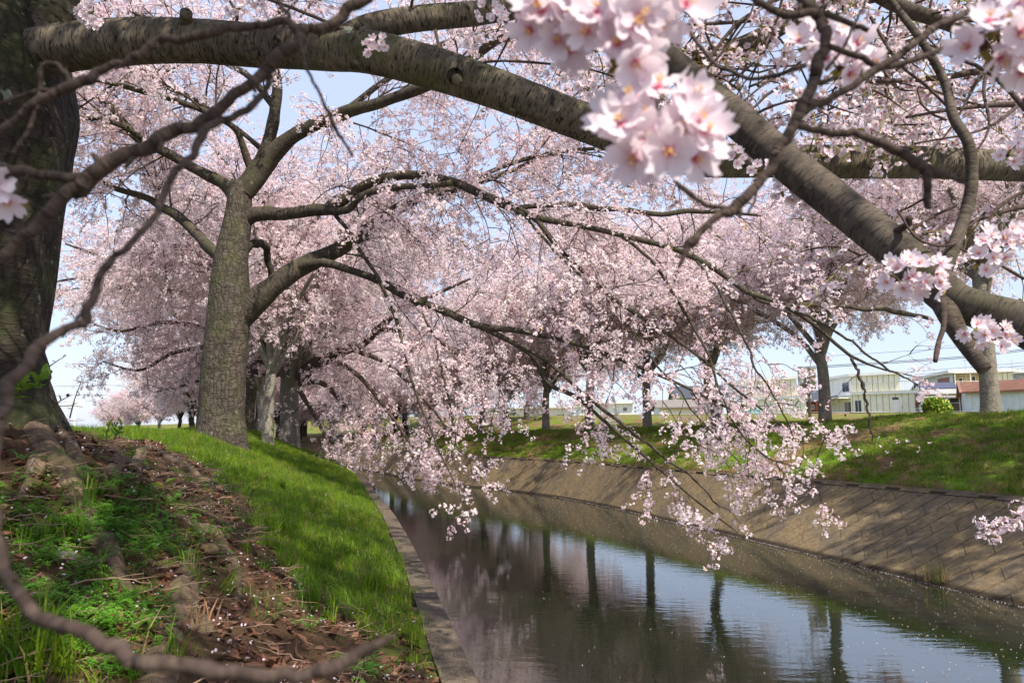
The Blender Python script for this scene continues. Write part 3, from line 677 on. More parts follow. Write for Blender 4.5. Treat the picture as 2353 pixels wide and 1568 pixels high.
def traced_tree(name, label, loc, trunk, limbs, group=None, wood='limb', trunkmat='trunk', sides=22):
    root = thing(name, label, 'cherry tree', (0, 0, 0), group)
    if trunk is not None: link('trunk', tube_mesh('trunk', trunk[0], trunk[1], 40, M[trunkmat], .16, .0), root)
    for p, r in limbs: link('limb', tube_mesh('limb', p, r, sides if r.max() > .03 else 8, M[wood], .10, .06), root)
    return root
def add_foliage(root, limbs, rg, spr, sprayscale=1.0, bsides=(6, 4), **kw):
    (B, RB), (C, RC), S, D = foliage(limbs, rg, **kw)
    link('branches', branch_mesh('branches', [((B, RB), bsides[0]), ((C, RC), bsides[1])], M['branch']), root, kind='stuff')
    scatter('blossom', S, euler_from_z(D, rg.random(len(S)) * 6.28), rg.uniform(.75, 1.2, len(S)) * sprayscale, spr, root, seed=len(S))
    return len(S)

# --- the big near tree on the left, whose limb spans the whole picture
tA = trace([(-50,1250,3.42,520),(-56,1100,3.42,440),(-60,1000,3.42,390),(-62,940,3.42,340),(-62,880,3.42,315),(-62,800,3.4,292),(-55,650,3.4,312),(-45,500,3.4,325),(-20,350,3.4,335),(0,230,3.4,325),(-5,80,3.4,270),(-20,-120,3.5,230),(-40,-500,3.6,180)], 60)
A_main = trace([(10,160,3.38,170),(120,118,3.3,128),(300,96,3.2,120),(450,95,3.15,112),(600,105,3.1,112),(750,112,3.05,116),(850,120,3.0,112),(1000,158,3.0,106),(1150,208,3.0,100),(1370,292,3.0,96),(1500,340,3.1,92),(1620,368,3.2,86),(1800,372,3.3,82),(2000,374,3.4,82),(2200,376,3.5,78),(2450,388,3.6,70)], 110, .93)
A_fork = trace([(770,118,3.05,70),(830,70,3.05,64),(950,45,3.1,62),(1100,30,3.15,58),(1250,5,3.2,50),(1400,-60,3.3,40),(1600,-160,3.4,26)], 50)
A_up = trace([(50,140,3.42,150),(105,60,3.4,120),(140,-60,3.4,100),(230,-400,3.2,80),(500,-900,3.0,50)], 40)
A_up2 = trace([(0,0,3.45,120),(-150,-300,3.2,100),(-100,-700,2.6,80),(300,-1500,2.2,60)], 40)
rootA = traced_tree('cherry_tree', 'dark thick-trunked cherry tree at the left edge, its mossy limb spanning the top', None, tA, [A_main, A_fork, A_up, A_up2], trunkmat='trunk_dark', wood='limb_moss', sides=34)
for (a, b) in [((425,60,3.1,40), (428,30,3.02,30)), ((1045,175,2.9,40), (1050,185,2.86,26)), ((640,120,3.0,34), (636,90,2.94,20)), ((2010,380,3.3,34), (2015,392,3.24,24)), ((820,90,2.98,50), (826,66,2.93,30))]:
    p0, r0 = trace([a, ((a[0]+b[0])/2, (a[1]+b[1])/2, 3.06, 30), b], 5); link('limb_stub', tube_mesh('limb_stub', p0, r0, 12, M['limb_moss']), rootA)
A_twigs = [trace(q, 16) for q in [
    [(520,100,3.15,9),(545,40,3.1,8),(520,-10,3.1,6),(500,-60,3.1,5)], [(860,100,3.0,9),(700,30,2.9,8),(560,-20,2.9,6)], [(1000,70,3.1,8),(1030,160,2.95,6),(1140,140,2.95,6),(1330,155,2.9,5),(1420,180,2.9,4)],
    [(940,40,3.1,8),(955,-20,3.0,7),(1000,-80,3.0,5)], [(1150,20,3.1,10),(1180,70,3.0,8),(1300,110,2.9,6),(1420,120,2.9,5)]]]
for p, r in A_twigs: link('twig', tube_mesh('twig', p, r, 7, M['branch'], 0, .3), rootA)
rgA = np.random.default_rng(11)
hiA = [trace([(300,60,3.3,30),(360,-80,3.4,24),(520,-200,3.6,16)], 16), trace([(950,20,3.2,24),(1050,-60,3.4,20),(1250,-120,3.6,14)], 16)]
A_over = []
for q in ([(-2.4,3.3,4.6),(-1.6,2.6,5.6),(-.4,1.6,6.2),(.8,.6,6.6),(2.2,-.4,6.7)], [(-2.4,3.2,5.0),(-2.2,2.0,5.9),(-1.6,.6,6.3),(-1.0,-1.0,6.4)], [(-1.6,2.6,5.6),(-.4,2.8,6.6),(1.0,3.0,7.2),(2.6,2.6,7.4)], [(-.4,1.6,6.2),(.4,.2,6.1),(.8,-1.2,6.0),(1.0,-2.6,5.8)]):
    p_ = catmull(np.array(q, float), 24); A_over.append((p_, np.linspace(.09, .02, 24))); link('limb', tube_mesh('limb', p_, A_over[-1][1], 14, M['limb'], .1, .06), rootA)
add_foliage(rootA, A_over, rgA, SPRAY_HI, 1.2, perB=3.6, LB=1.7, perC=4.4, LC=.6, perS=3.6, upb=.1, droop=.05, t0=.1, clear=lambda p: (p[..., 2] > EYE + .68 * p[..., 1] + .1) & (p[..., 2] > 4.2))
add_foliage(rootA, [A_up, A_up2, A_fork] + hiA, rgA, SPRAY_MID, perB=1.7, LB=1.2, perC=3.6, LC=.5, perS=2.6, upb=.5, droop=.02, t0=.3, rB=.012,
            clear=lambda p: (p[..., 2] > EYE + .46 * p[..., 1] - .02) | (p[..., 1] < .6) & (p[..., 2] > 3.6))

# --- the limb that slants across the right half, of a tree out of the picture
R_main = trace([(2600,900,1.85,118),(2480,825,1.9,108),(2352,745,1.95,98),(2250,712,2.0,88),(2180,680,2.05,90),(2090,598,2.1,92),(2000,525,2.2,92),(1900,445,2.3,90),(1800,368,2.4,88),(1700,280,2.5,84),(1620,210,2.6,75),(1540,140,2.7,65),(1440,60,2.8,55),(1380,-30,2.9,45)], 90)
R_side = trace([(2155,650,2.08,44),(2185,580,2.12,32),(2215,500,2.2,30),(2232,420,2.2,28),(2225,330,2.2,26),(2190,270,2.25,24),(2170,190,2.3,20),(2120,100,2.3,18),(2060,20,2.4,16),(2000,-60,2.4,12)], 50)
R_stub = trace([(2165,680,2.05,66),(2190,745,2.0,46),(2225,800,1.98,38),(2262,850,1.95,32)], 20)
R_top = trace([(1900,-120,2.8,40),(2000,-25,2.8,38),(2080,20,2.8,36),(2180,55,2.8,35),(2290,100,2.8,32),(2420,170,2.8,28)], 40)
R_left = trace([(2000,-60,3.4,44),(1900,-10,3.4,46),(1830,35,3.4,46),(1760,80,3.4,46),(1690,112,3.4,48),(1610,135,3.4,46),(1540,140,3.45,30)], 40)
rootR = traced_tree('cherry_tree', 'speckled grey-brown cherry limb with a sawn-off stub, slanting in from the right edge', None, None, [R_main, R_side, R_stub, R_top, R_left], wood='limb_speckled', sides=30)
R_tw = [trace(q, 18) for q in [
    [(2165,690,1.95,17),(2168,745,1.9,13),(2155,790,1.88,11),(2148,830,1.86,10)], [(2060,530,2.1,18),(2085,515,2.05,16),(2088,500,2.0,14)],
    [(2225,500,2.2,9),(2190,560,2.1,7),(2110,550,2.0,6),(2060,480,2.0,5)], [(2240,560,2.0,6),(2290,480,2.0,8),(2352,440,2.0,9),(2420,420,2.0,10)],
    [(2380,280,2.2,14),(2300,190,2.25,11),(2240,150,2.3,9),(2160,120,2.3,6)], [(2400,180,2.4,12),(2330,250,2.4,9),(2250,300,2.3,6),(2100,330,2.3,4)],
    [(2352,640,2.2,8),(2280,600,2.2,7),(2200,570,2.2,5),(2150,560,2.2,4)], [(1700,290,2.5,7),(1760,250,2.45,6),(1850,230,2.4,5),(1960,260,2.4,4)],
    [(2230,420,2.2,8),(2160,400,2.25,6),(2080,360,2.3,4)], [(2000,40,2.7,8),(2060,140,2.6,7),(2130,200,2.5,7),(2190,260,2.4,6)],
    [(2290,100,2.8,10),(2260,200,2.7,8),(2270,300,2.6,6),(2200,400,2.6,5)], [(2352,40,2.5,9),(2280,120,2.5,8),(2180,300,2.5,5),(2090,380,2.5,4)],
    [(1900,0,2.9,9),(1850,130,2.8,7),(1760,190,2.7,5),(1700,240,2.7,4)], [(1600,180,2.6,8),(1660,120,2.6,6),(1720,40,2.6,5),(1740,-30,2.6,4)], [(1640,120,3.2,7),(1620,60,3.2,6),(1640,-20,3.2,5)]]]
for p, r in R_tw: link('twig', tube_mesh('twig', p, r, 7, M['branch'], 0, .35), rootR)
rgR = np.random.default_rng(12)
R_hidden = [trace([(2500,140,3.0,26),(2330,150,3.0,20),(2150,180,3.0,14),(1960,190,3.0,10)], 18), trace([(2500,480,3.0,20),(2380,470,3.0,14),(2260,500,3.0,10),(2160,540,3.0,7)], 16), trace([(2300,-100,3.2,22),(2050,-10,3.2,14),(1800,40,3.2,10),(1560,60,3.2,8)], 18),
  trace([(2450,60,3.4,24),(2300,40,3.4,18),(2150,60,3.3,14),(2000,110,3.2,11),(1850,150,3.1,8),(1720,200,3.0,6)], 18), trace([(2450,250,2.7,20),(2330,240,2.7,14),(2200,250,2.7,9),(2080,270,2.7,6)], 16), trace([(1900,-60,3.0,16),(1800,-10,3.0,12),(1700,50,3.0,10),(1640,120,3.0,8),(1590,200,3.0,5)], 16)]
for p, r in R_hidden: link('limb', tube_mesh('limb', p, r, 8, M['branch'], 0, .3), rootR)
add_foliage(rootR, R_hidden + [R_top, R_left], rgR, SPRAY_MID, perB=5.5, LB=.75, perC=6, LC=.4, perS=4.2, upb=.12, droop=.05, t0=.05, rB=.007,
            clear=lambda p: (p[..., 2] > EYE + .21 * p[..., 1]) & (p[..., 0] > .17 * p[..., 1]) & ((p[..., 2] < EYE + .37 * p[..., 1]) | (p[..., 0] > .30 * p[..., 1]) | (p[..., 1] > 2.8)) & ((np.abs(p[..., 2] - EYE - .362 * p[..., 1]) > .042 * p[..., 1]) | (p[..., 1] > 3.5)))

# --- the second tree, in full view
def TBt(picks, n=30): return trace(picks, n)
b_tr = trace([(503,1075,10,140),(504,1020,10,122),(507,990,10,112),(508,950,10,103),(514,850,10,101),(526,720,10,98),(532,600,10,80),(548,500,10,64),(552,440,10,56),(556,420,10,50)], 50)
bl = dict(
 a=[(552,470,10,42),(520,425,10.1,30),(470,398,10.1,27),(420,372,10.2,24),(375,348,10.2,24),(310,312,10.3,20),(250,245,10.4,18),(190,195,10.5,14),(120,150,10.6,9)],
 a2=[(375,350,10.2,14),(300,300,9.8,13),(260,280,9.7,13),(190,270,9.6,12),(120,260,9.6,6)],
 a3=[(585,398,10,22),(566,366,9.95,18),(545,300,9.8,14),(500,270,9.6,14),(430,240,9.5,14),(340,215,9.3,12),(230,185,9.2,10),(180,190,9.2,6)],
 b=[(558,430,10,40),(600,370,10,36),(622,310,10,30),(632,240,9.9,27),(636,150,9.8,24),(640,40,9.8,18),(660,-100,9.8,12)],
 c=[(560,440,10,52),(610,375,10,44),(650,330,9.9,38),(700,298,9.8,33),(780,265,9.6,30),(860,240,9.3,27),(940,215,9.1,25),(1000,188,8.9,24),(1060,150,8.7,23),(1130,100,8.5,18),(1220,40,8.3,12)],
 d=[(548,515,10,40),(590,490,10,34),(650,492,9.9,30),(720,482,9.8,28),(760,480,9.7,26),(800,450,9.7,24),(860,415,9.6,22),(940,402,9.5,20),(1040,418,9.4,18),(1100,445,9.3,17),(1200,490,9.2,16),(1300,512,9.0,14),(1430,545,8.9,13),(1543,568,8.8,13),(1646,617,8.7,13),(1715,669,8.6,12),(1797,700,8.6,11),(1873,751,8.5,9),(1955,820,8.5,7),(2041,851,8.5,4)],
 d2=[(740,485,9.8,18),(790,482,9.6,18),(830,450,9.5,17),(900,432,9.4,16),(1000,425,9.3,15),(1040,420,9.3,15)],
 d3=[(1180,478,9.3,12),(1300,468,9.5,14),(1400,480,9.6,13),(1500,490,9.7,12),(1620,485,9.8,10),(1750,495,9.9,6)],
 e=[(540,740,10,64),(590,690,10,56),(640,648,10,48),(700,608,10.1,42),(780,570,10.2,36),(850,525,10.3,30),(920,478,10.4,27),(980,448,10.4,24),(1060,430,10.5,18),(1150,400,10.6,12),(1260,360,10.8,7)],
 f=[(690,612,10,22),(740,602,9.9,19),(790,615,9.8,18),(860,645,9.7,17),(930,682,9.6,17),(1020,712,9.5,17),(1100,748,9.4,16),(1196,761,9.3,13),(1244,772,9.2,12),(1319,789,9.1,11),(1443,830,9.0,9),(1543,875,8.9,7),(1640,920,8.8,6),(1750,975,8.8,4),(1850,1010,8.8,3)],
 f2=[(1100,748,9.4,13),(1182,789,9.3,12),(1226,824,9.2,11),(1257,879,9.1,11),(1319,910,9.0,9),(1388,968,8.9,8),(1456,1026,8.9,7),(1540,1100,8.8,5),(1620,1165,8.8,4),(1695,1222,8.8,2)],
 f3=[(1190,790,9.2,9),(1270,840,9.0,8),(1330,900,8.9,8),(1400,950,8.8,8),(1500,1030,8.7,7),(1580,1090,8.6,5),(1650,1160,8.6,3)],
 h1=[(1040,420,9.4,15),(1120,450,9.3,13),(1190,478,9.2,12),(1237,514,9.1,12),(1319,604,9.0,11),(1395,676,8.9,10),(1491,741,8.8,9),(1543,775,8.8,8),(1620,830,8.7,6),(1700,900,8.6,5),(1800,980,8.6,3)],
 h2=[(1200,490,9.2,7),(1260,560,9.0,7),(1340,640,8.9,6),(1400,690,8.8,5),(1480,800,8.7,5),(1560,900,8.6,4),(1640,1000,8.6,3),(1700,1060,8.6,2)],
 h3=[(955,700,9.6,6),(996,768,9.4,6),(1010,830,9.3,5),(1024,892,9.2,5),(1045,995,9.1,4),(1038,1047,9.1,3)],
 k1=[(1680,640,8.7,8),(1750,690,8.6,8),(1818,700,8.6,9),(1900,704,8.6,9),(1990,708,8.7,10),(2080,722,8.8,11),(2141,734,8.9,8)],
 k2=[(1600,600,8.7,7),(1640,650,8.5,6),(1700,760,8.3,6),(1740,850,8.2,5),(1790,930,8.1,4),(1820,1000,8.1,3)],
 k3=[(1955,822,8.4,7),(1975,870,8.3,7),(1990,920,8.3,6),(1998,970,8.3,5),(2004,1012,8.3,3)],
 k4=[(1797,700,8.6,8),(1880,740,8.4,7),(1950,780,8.3,6),(2030,840,8.2,5),(2110,885,8.2,4)],
 k5=[(1430,545,8.9,8),(1500,600,8.7,8),(1560,700,8.6,7),(1620,800,8.5,6),(1680,960,8.4,5),(1760,1050,8.4,4),(1850,1080,8.4,2)],
 g=[(535,610,10,34),(497,585,10.1,28),(460,545,10.3,26),(420,505,10.5,24),(385,480,10.6,20),(320,450,10.8,16),(255,430,11,12),(200,400,11.2,7)],
 g2=[(545,590,10.1,22),(585,560,10.2,20),(610,570,10.5,18),(620,640,10.8,15),(600,660,11,12)],
 b2=[(633,250,9.9,16),(560,170,10.1,14),(450,110,10.4,12),(330,40,10.8,9),(200,-20,11.2,6)],
 b3=[(610,350,10.1,12),(480,250,10.6,11),(360,190,11,9),(240,120,11.5,6)],
 c2=[(780,265,9.6,16),(880,190,9.9,14),(1000,110,10.3,12),(1150,60,10.8,9),(1320,70,11.3,5)],
 c3=[(1000,190,9.0,14),(1120,215,9.4,12),(1250,260,9.8,10),(1400,300,10.3,8),(1560,330,10.8,4)],
 e2=[(1050,432,10.4,12),(1180,375,10.8,11),(1330,345,11.2,9),(1480,350,11.5,7),(1620,390,11.8,4)],
 m1=[(760,480,10,10),(820,560,9.6,9),(900,700,9.4,8),(930,820,9.2,7),(960,920,9.1,6),(1000,1010,9,4),(1045,1120,9,2)],
)
BL = {k: trace(v, 40) for k, v in bl.items()}
for j_, (k_, (p_, r_)) in enumerate(BL.items()):        # small kinks at the nodes
    s_ = np.arange(40) * (.55 if r_.max() < .03 else .3); e_ = np.minimum(np.arange(40) / 6, 1)[:, None]
    BL[k_] = (p_ + e_ * .05 * np.stack([vnoise(s_, s_ * 0 + j_ + .5, 91 + q_) - .5 for q_ in range(3)], -1), r_ * (1 + .18 * (vnoise(s_ * 2, s_ * 0 + j_, 7) - .4)))
rootB = traced_tree('cherry_tree', 'large forked cherry tree in full blossom on the crest of the grassy near bank', None, b_tr, list(BL.values()), trunkmat='trunk', wood='limb_dark', sides=16)
rgB = np.random.default_rng(21)
clB = lambda p: (p[..., 2] > np.where(p[..., 0] < 3.4, .85, 1.5 + .25 * np.sin(p[..., 0] * 5))) & ~((p[..., 0] < -1.35) & (p[..., 2] < 2.9) & (p[..., 0] > -6)) 
main = [BL[k] for k in ('a','a2','a3','b','c','g','e','b2','b3','c2','c3','e2')]
def part(k, a, b): p, r = BL[k]; n = len(p); return p[int(a * n):int(b * n)], r[int(a * n):int(b * n)]
droopy = [part('d', 0, .72), BL['d3'], part('f', 0, .8), part('h1', 0, .72), BL['d2']]
thin = [BL[k] for k in ('f2','f3','h2','h3','m1')] + [part('k5', .6, 1), part('k2', .7, 1), part('f', .8, 1)]
nb = add_foliage(rootB, main, rgB, SPRAY_HI, perB=3.2, LB=2.0, perC=4.8, LC=.65, perS=4.2, upb=.1, droop=.1, t0=.3, clear=clB)
nb += add_foliage(rootB, droopy, rgB, SPRAY_HI, perB=2.8, LB=1.4, perC=4.2, LC=.5, perS=3.0, upb=.0, droop=.2, t0=.12, rB=.010, clear=clB)
nb += add_foliage(rootB, thin, rgB, SPRAY_HI, perB=1.8, LB=.7, perC=2.6, LC=.3, perS=2.2, upb=-.05, droop=.25, t0=.1, rB=.006, clear=clB)
nb += add_foliage(rootB, [part('d', .7, 1), part('h1', .7, 1), BL['k1']], rgB, SPRAY_HI, perB=1.5, LB=.6, perC=2.4, LC=.3, perS=1.6, upb=.1, droop=.1, t0=.1, rB=.006, clear=clB)
nb += add_foliage(rootB, [BL['k5'], BL['k2'], part('f', .6, 1)], rgB, SPRAY_HI, perB=2.2, LB=.7, perC=2.8, LC=.32, perS=2.0, upb=0, droop=.2, t0=.3, rB=.006, clear=clB)
nb += add_foliage(rootB, [BL['k4'], BL['k3']], rgB, SPRAY_BARE, perB=1.6, LB=.6, perC=2, LC=.25, perS=.8, upb=-.05, droop=.1, t0=.2, rB=.005, clear=clB)
print('tree B sprays', nb)

# --- the rest of the near-bank row
def gz(x, y): return float(zg(np.array([x]), np.array([y]))[0])
def at_px(px, D, dz=0.0):
    x = float(ray(px, YH)[0]) * D; return (x, D, gz(x, D) + dz)
T1 = procedural_tree(31, 1.9, .13, 7, 4.0, 3.6, LB=1.8, perB=2.8, perC=4.6, perS=3.6, low=1.5)
T2 = procedural_tree(32, 1.9, .27, 9, 6.4, 5.2, perB=2.8, perC=4.6, perS=3.6, LB=2.2, low=1.6)
T3 = procedural_tree(33, 2.4, .17, 9, 6.0, 5.0, perB=2.6, perC=4.4, perS=3.6, LB=2.0, low=2.4, droop=.13)
T4 = procedural_tree(34, 2.3, .18, 9, 6.0, 4.8, perB=2.6, perC=4.4, perS=3.6, LB=2.0, lean=(.2, .1), low=1.5, droop=.17)
c3 = build_tree(T1, 'cherry_tree', 'slender grey cherry tree with ringed bark just right of the big forked trunk', at_px(616, 16.5), 'cherry trees along the near bank', SPRAY_HI, M['trunk_pale'])
c4 = build_tree(T2, 'cherry_tree', 'stout pale-trunked cherry tree behind the slender ringed one on the near bank', at_px(662, 20), 'cherry trees along the near bank', SPRAY_HI, M['trunk_pale'], rot=.4)
cl = {k: trace(v, 30) for k, v in dict(
 a=[(690,870,19.5,34),(720,835,19.3,28),(780,808,19,24),(830,790,18.6,22),(870,755,18.3,19),(920,710,18,15),(990,680,17.6,10),(1080,640,17.2,6)],
 b=[(700,850,19.5,20),(760,830,18.8,14),(820,860,18,11),(880,930,17.4,8),(930,1000,17,6),(965,1050,16.8,3)],
 c=[(690,880,19.5,16),(740,880,19,12),(790,930,18.4,9),(830,985,18,6),(860,1030,17.6,3)],
 d=[(800,800,18.8,12),(880,830,18,10),(950,890,17.4,8),(1010,960,17,6),(1060,1040,16.6,3)],
 e=[(870,755,18.3,12),(980,770,17.6,10),(1060,820,17,8),(1120,880,16.6,6),(1160,950,16.4,3)],
 f=[(690,900,19.5,12),(720,950,18.8,9),(750,1000,18.2,6),(775,1030,18,3)]).items()}
rc4 = thing('cherry_tree', 'long low limbs drooping over the water from the near-bank row', 'cherry tree', (0, 0, 0)) if False else None
import mathutils
inv = mathutils.Matrix.Translation(c4.location) @ mathutils.Matrix.Rotation(.4, 4, 'Z')
def to_local(root, pts): return np.array([list((inv.inverted() @ Vector(q))) for q in pts])
cl2 = {k: trace(v, 30) for k, v in dict(
 a=[(640,760,19.5,20),(520,700,19,15),(400,670,18.6,12),(280,660,18.3,9),(180,640,18,6),(115,650,17.8,3)],
 b=[(640,800,19.5,18),(500,760,19,13),(380,740,18.5,10),(280,760,18.2,7),(215,745,18,3)],
 c=[(640,840,19.5,16),(500,800,19,12),(400,810,18.6,9),(320,850,18.3,6),(235,830,18,3)],
 d=[(640,860,19.5,14),(520,850,19,10),(440,880,18.6,7),(360,900,18.4,3)],
 e=[(640,700,19,20),(520,620,18.5,15),(380,580,18,11),(250,590,17.8,8),(150,560,17.6,4)]).items()}
clm2 = [(to_local(c4, p), r) for p, r in cl2.values()]
for p, r in clm2: link('limb', tube_mesh('limb', p, r, 8, M['branch'], .1, .1), c4)
add_foliage(c4, clm2, np.random.default_rng(15), SPRAY_HI, 1.15, perB=3.6, LB=1.3, perC=4.2, LC=.6, perS=3.2, upb=.05, droop=.1, t0=.1, rB=.011)
clm = [(to_local(c4, p), r) for p, r in cl.values()]
for p, r in clm: link('limb', tube_mesh('limb', p, r, 10, M['branch'], .1, .1), c4)
rg4 = np.random.default_rng(14)
add_foliage(c4, clm, rg4, SPRAY_HI, 1.15, perB=2.8, LB=1.5, perC=4.0, LC=.6, perS=3.0, upb=0, droop=.2, t0=.05, rB=.012, clear=lambda p: p[..., 2] > -.9)
c5 = build_tree(T3, 'cherry_tree', 'cherry tree seen between the big forked trunk and the slender one', (-0.354 * 26, 26, gz(-9.2, 26)), 'cherry trees along the near bank', SPRAY_LO, M['trunk'], rot=1.0, with_c=False)
c6 = build_tree(T4, 'cherry_tree', 'cherry tree in the distance of the near-bank row, behind the stout pale one', (XL(34) - 2.4, 34, gz(XL(34) - 2.4, 34)), 'cherry trees along the near bank', SPRAY_LO, M['trunk_pale'], rot=2.0, with_c=False)
for i, (yy, o, s) in enumerate([(44, 2.4, 1.0), (55, 2.6, 1.05)]):
    x = XL(yy) - o
    copy_tree(c6 if i % 2 else c5, (x, yy, gz(x, yy)), (0, 0, 1.3 * i), s, ['cherry tree far along the near bank where the canal bends', 'farthest cherry tree of the near bank before the bend'][i])
# --- the far-bank row
names = {17: 'lichen-covered cherry trunk on the far bank in front of the brown-roofed shed', 22: 'cherry tree on the far bank in front of the cream house by the signboard', 26: 'cherry tree on the far bank between the grey-roofed house and the first cream house',
         28.5: 'cherry tree on the far bank half hidden by drooping blossom', 30.5: 'cherry tree on the far bank in front of the low white building', 34.5: 'straight cherry tree beside the round green bush on the far bank', 38: 'leaning two-stemmed cherry tree in front of the green building', 42: 'cherry tree on the far bank left of the green building', 46: 'far cherry tree above the bend of the concrete wall', 12: 'cherry tree on the far bank at the right edge, mostly out of view', 7: 'nearest cherry tree on the far bank, shading the concrete wall'}
fr = 'cherry trees along the far bank'
mats_ = [M['trunk_pale'], M['trunk']]
r1 = build_tree(T3, 'cherry_tree', names[22], at_px(1895, 22), fr, SPRAY_LO, M['trunk_pale'], rot=.2, with_c=True, scale=1.0)
T5 = procedural_tree(41, 3.4, .19, 7, 4.4, 4.2, perB=2.4, perC=4.4, perS=3.4, LB=1.4, low=3.9, droop=.05)
r2 = build_tree(T5, 'cherry_tree', names[17], at_px(2280, 17), fr, SPRAY_LO, M['trunk_pale'], rot=1.2, with_c=True)
r3 = build_tree(T4, 'cherry_tree', names[26], at_px(1645, 26), fr, SPRAY_LO, M['trunk_pale'], rot=2.2, with_c=True, scale=.95)
T6 = procedural_tree(42, 2.0, .17, 8, 5.2, 4.8, perB=2.8, perC=4.6, perS=3.8, lean=(-.5, 0), LB=2.1, low=1.0, droop=.2)
r4 = build_tree(T6, 'cherry_tree', names[38], at_px(1170, 38), fr, SPRAY_LO, M['trunk_pale'], rot=.1, with_c=False)
for src, px, D, rot, s in [(r1, 1487, 28.5, 2.0, 1.0), (r3, 1355, 30.5, 4.4, 1.0), (r1, 1255, 34.5, 3.7, 1.0), (r4, 1100, 42, 2.9, 1.0), (r4, 1040, 46, 5.4, 1.05), (r4, 1210, 52, 4.1, 1.1)]:
    copy_tree(src, at_px(px, D), (0, 0, rot), s, names.get(D, 'cherry tree standing behind the round green bush, in front of the white building'))
for src, D, o, rot, s in [(r1, 7, 5.0, 4.0, 1.1)]:
    x = float(XT(D)) + o; copy_tree(src, (x, D, gz(x, D)), (0, 0, rot), s, names[D])
# --- distant trees left of the big trunk and at the bend
FT = procedural_tree(51, 1.6, .20, 8, 5.4, 4.2, perB=2.6, perC=4.0, perS=3.6, low=.8)
fi = 0; f0 = None
flab = ['leftmost tree of the distant blossoming row beyond the near bank', 'second tree from the left in the distant blossoming row', 'distant blossoming tree near the middle of the row behind the power poles', 'distant blossoming tree left of the big forked trunk, its dark stem showing', 'distant blossoming tree just left of the big forked trunk', 'blossoming tree nearer than the distant row, just left of the forked trunk', 'blossoming tree in the far distance beyond the distant row', 'blossoming tree at the far bend of the canal', 'blossoming tree behind the far bend of the canal', 'blossoming tree closing the view at the end of the canal', 'blossoming tree far behind the white building at the bend', 'blossoming tree right of the far bend, above the concrete wall']
FT3 = procedural_tree(61, 1.5, .18, 8, 5.0, 3.8, perB=2.8, perC=4.2, perS=3.8, low=.25, droop=.24, LB=2.2)
h0 = None
for i, (px, D, s) in enumerate([(760, 60, .95), (835, 54, .9), (905, 51, .95), (985, 53, 1.0), (690, 66, 1.0)]):
    l = at_px(px, D); lb = ['cherry tree with branches sweeping to the grass at the far bend', 'low-hanging cherry tree in the middle of the far bend', 'low-hanging cherry tree at the bend above the start of the concrete wall', 'low-hanging cherry tree on the bend left of the green building', 'leftmost low-hanging cherry tree at the far bend'][i]
    if h0 is None: h0 = build_tree(FT3, 'cherry_tree', lb, l, 'low-hanging cherry trees at the bend', SPRAY_LO, M['trunk'], with_c=False, scale=s, sprayscale=1.2)
    else: copy_tree(h0, l, (0, 0, i * 1.9), s, lb)
for px, D, s in [(262, 84, .55), (318, 78, .62), (365, 74, .72), (412, 66, .8), (455, 58, .9), (440, 40, .78), (700, 70, 1.1), (770, 62, 1.1), (860, 58, 1.1), (930, 56, 1.1), (985, 62, 1.15), (640, 60, 1.1)]:
    l = at_px(px, D)
    if f0 is None: f0 = build_tree(FT, 'cherry_tree', flab[0], l, 'distant cherry trees', SPRAY_LO, M['trunk'], with_c=False, scale=s, sprayscale=1.25)
    else: copy_tree(f0, l, (0, 0, fi * 1.7), s, flab[fi])
    fi += 1
# ------------------------------------------------------------------ houses behind the far bank
cream = plain('cream_siding', (.86, .82, .66), .7, .06, 2); cream2 = plain('off_white_siding', (.86, .85, .79), .7, .06, 2); fascia = plain('white_fascia', (.88, .87, .82), .6, .08, 1.5)
bluew = plain('pale_blue_siding_and_shade', (.60, .65, .68), .6, .08, 2); tealm = plain('teal_wire', (.08, .42, .38), .5); rail = plain('white_rail', (.7, .68, .62), .5)  # pale blue: the shed's own siding, and painted shade on house C's left face
pinkr = plain('faded_pink_rail', (.62, .45, .38), .6); rust = plain('rusty_orange_steel', (.45, .16, .07), .8, .3, 8); brown = plain('brown_door', (.25, .11, .07), .6)
roofb = plain('slate_blue_roof', (.07, .075, .12), .6, .2, 3); roofr = plain('rusty_corrugated_roof', (.26, .13, .085), .8, .3, 2); roofd = plain('dark_tile_roof', (.06, .065, .075), .6, .25, 3)
roofg = plain('grey_brown_roof', (.20, .17, .15), .8, .2, 3); greenw = plain('green_siding', (.30, .45, .16), .7, .08, 2); tan = plain('tan_panel', (.42, .32, .16), .7, .15, 3)
seam = plain('panel_seam_grey', (.22, .22, .19), .8); darkin = plain('dark_interior_shade', (.05, .045, .04), .8); woodp = plain('weathered_post', (.33, .24, .14), .8, .2, 9)  # darkin: flat dark colour standing in for the shade inside openings
greyp = plain('grey_board', (.62, .63, .58), .6, .1, 3); greyg = plain('greenish_board', (.5, .53, .36), .6, .12, 3); metal = plain('galvanised_steel', (.40, .42, .43), .4, .15, 5, .6)
redw = plain('dark_red_siding', (.22, .06, .04), .7); asph = plain('pale_asphalt', (.26, .25, .24), .9, .15, 3); wallg = plain('grey_siding', (.33, .33, .32), .7, .08, 2)
gm, t, b = newmat('window_glass', .08, .6); b.inputs['Base Color'].default_value = (.05, .07, .10, 1); glassm = gm
wt = plain('curtain_white', (.6, .62, .62), .8)
def pxz(py, D): return EYE + (YH - py) / F * D
def pxx(px, D): return (px - CX) / F * D
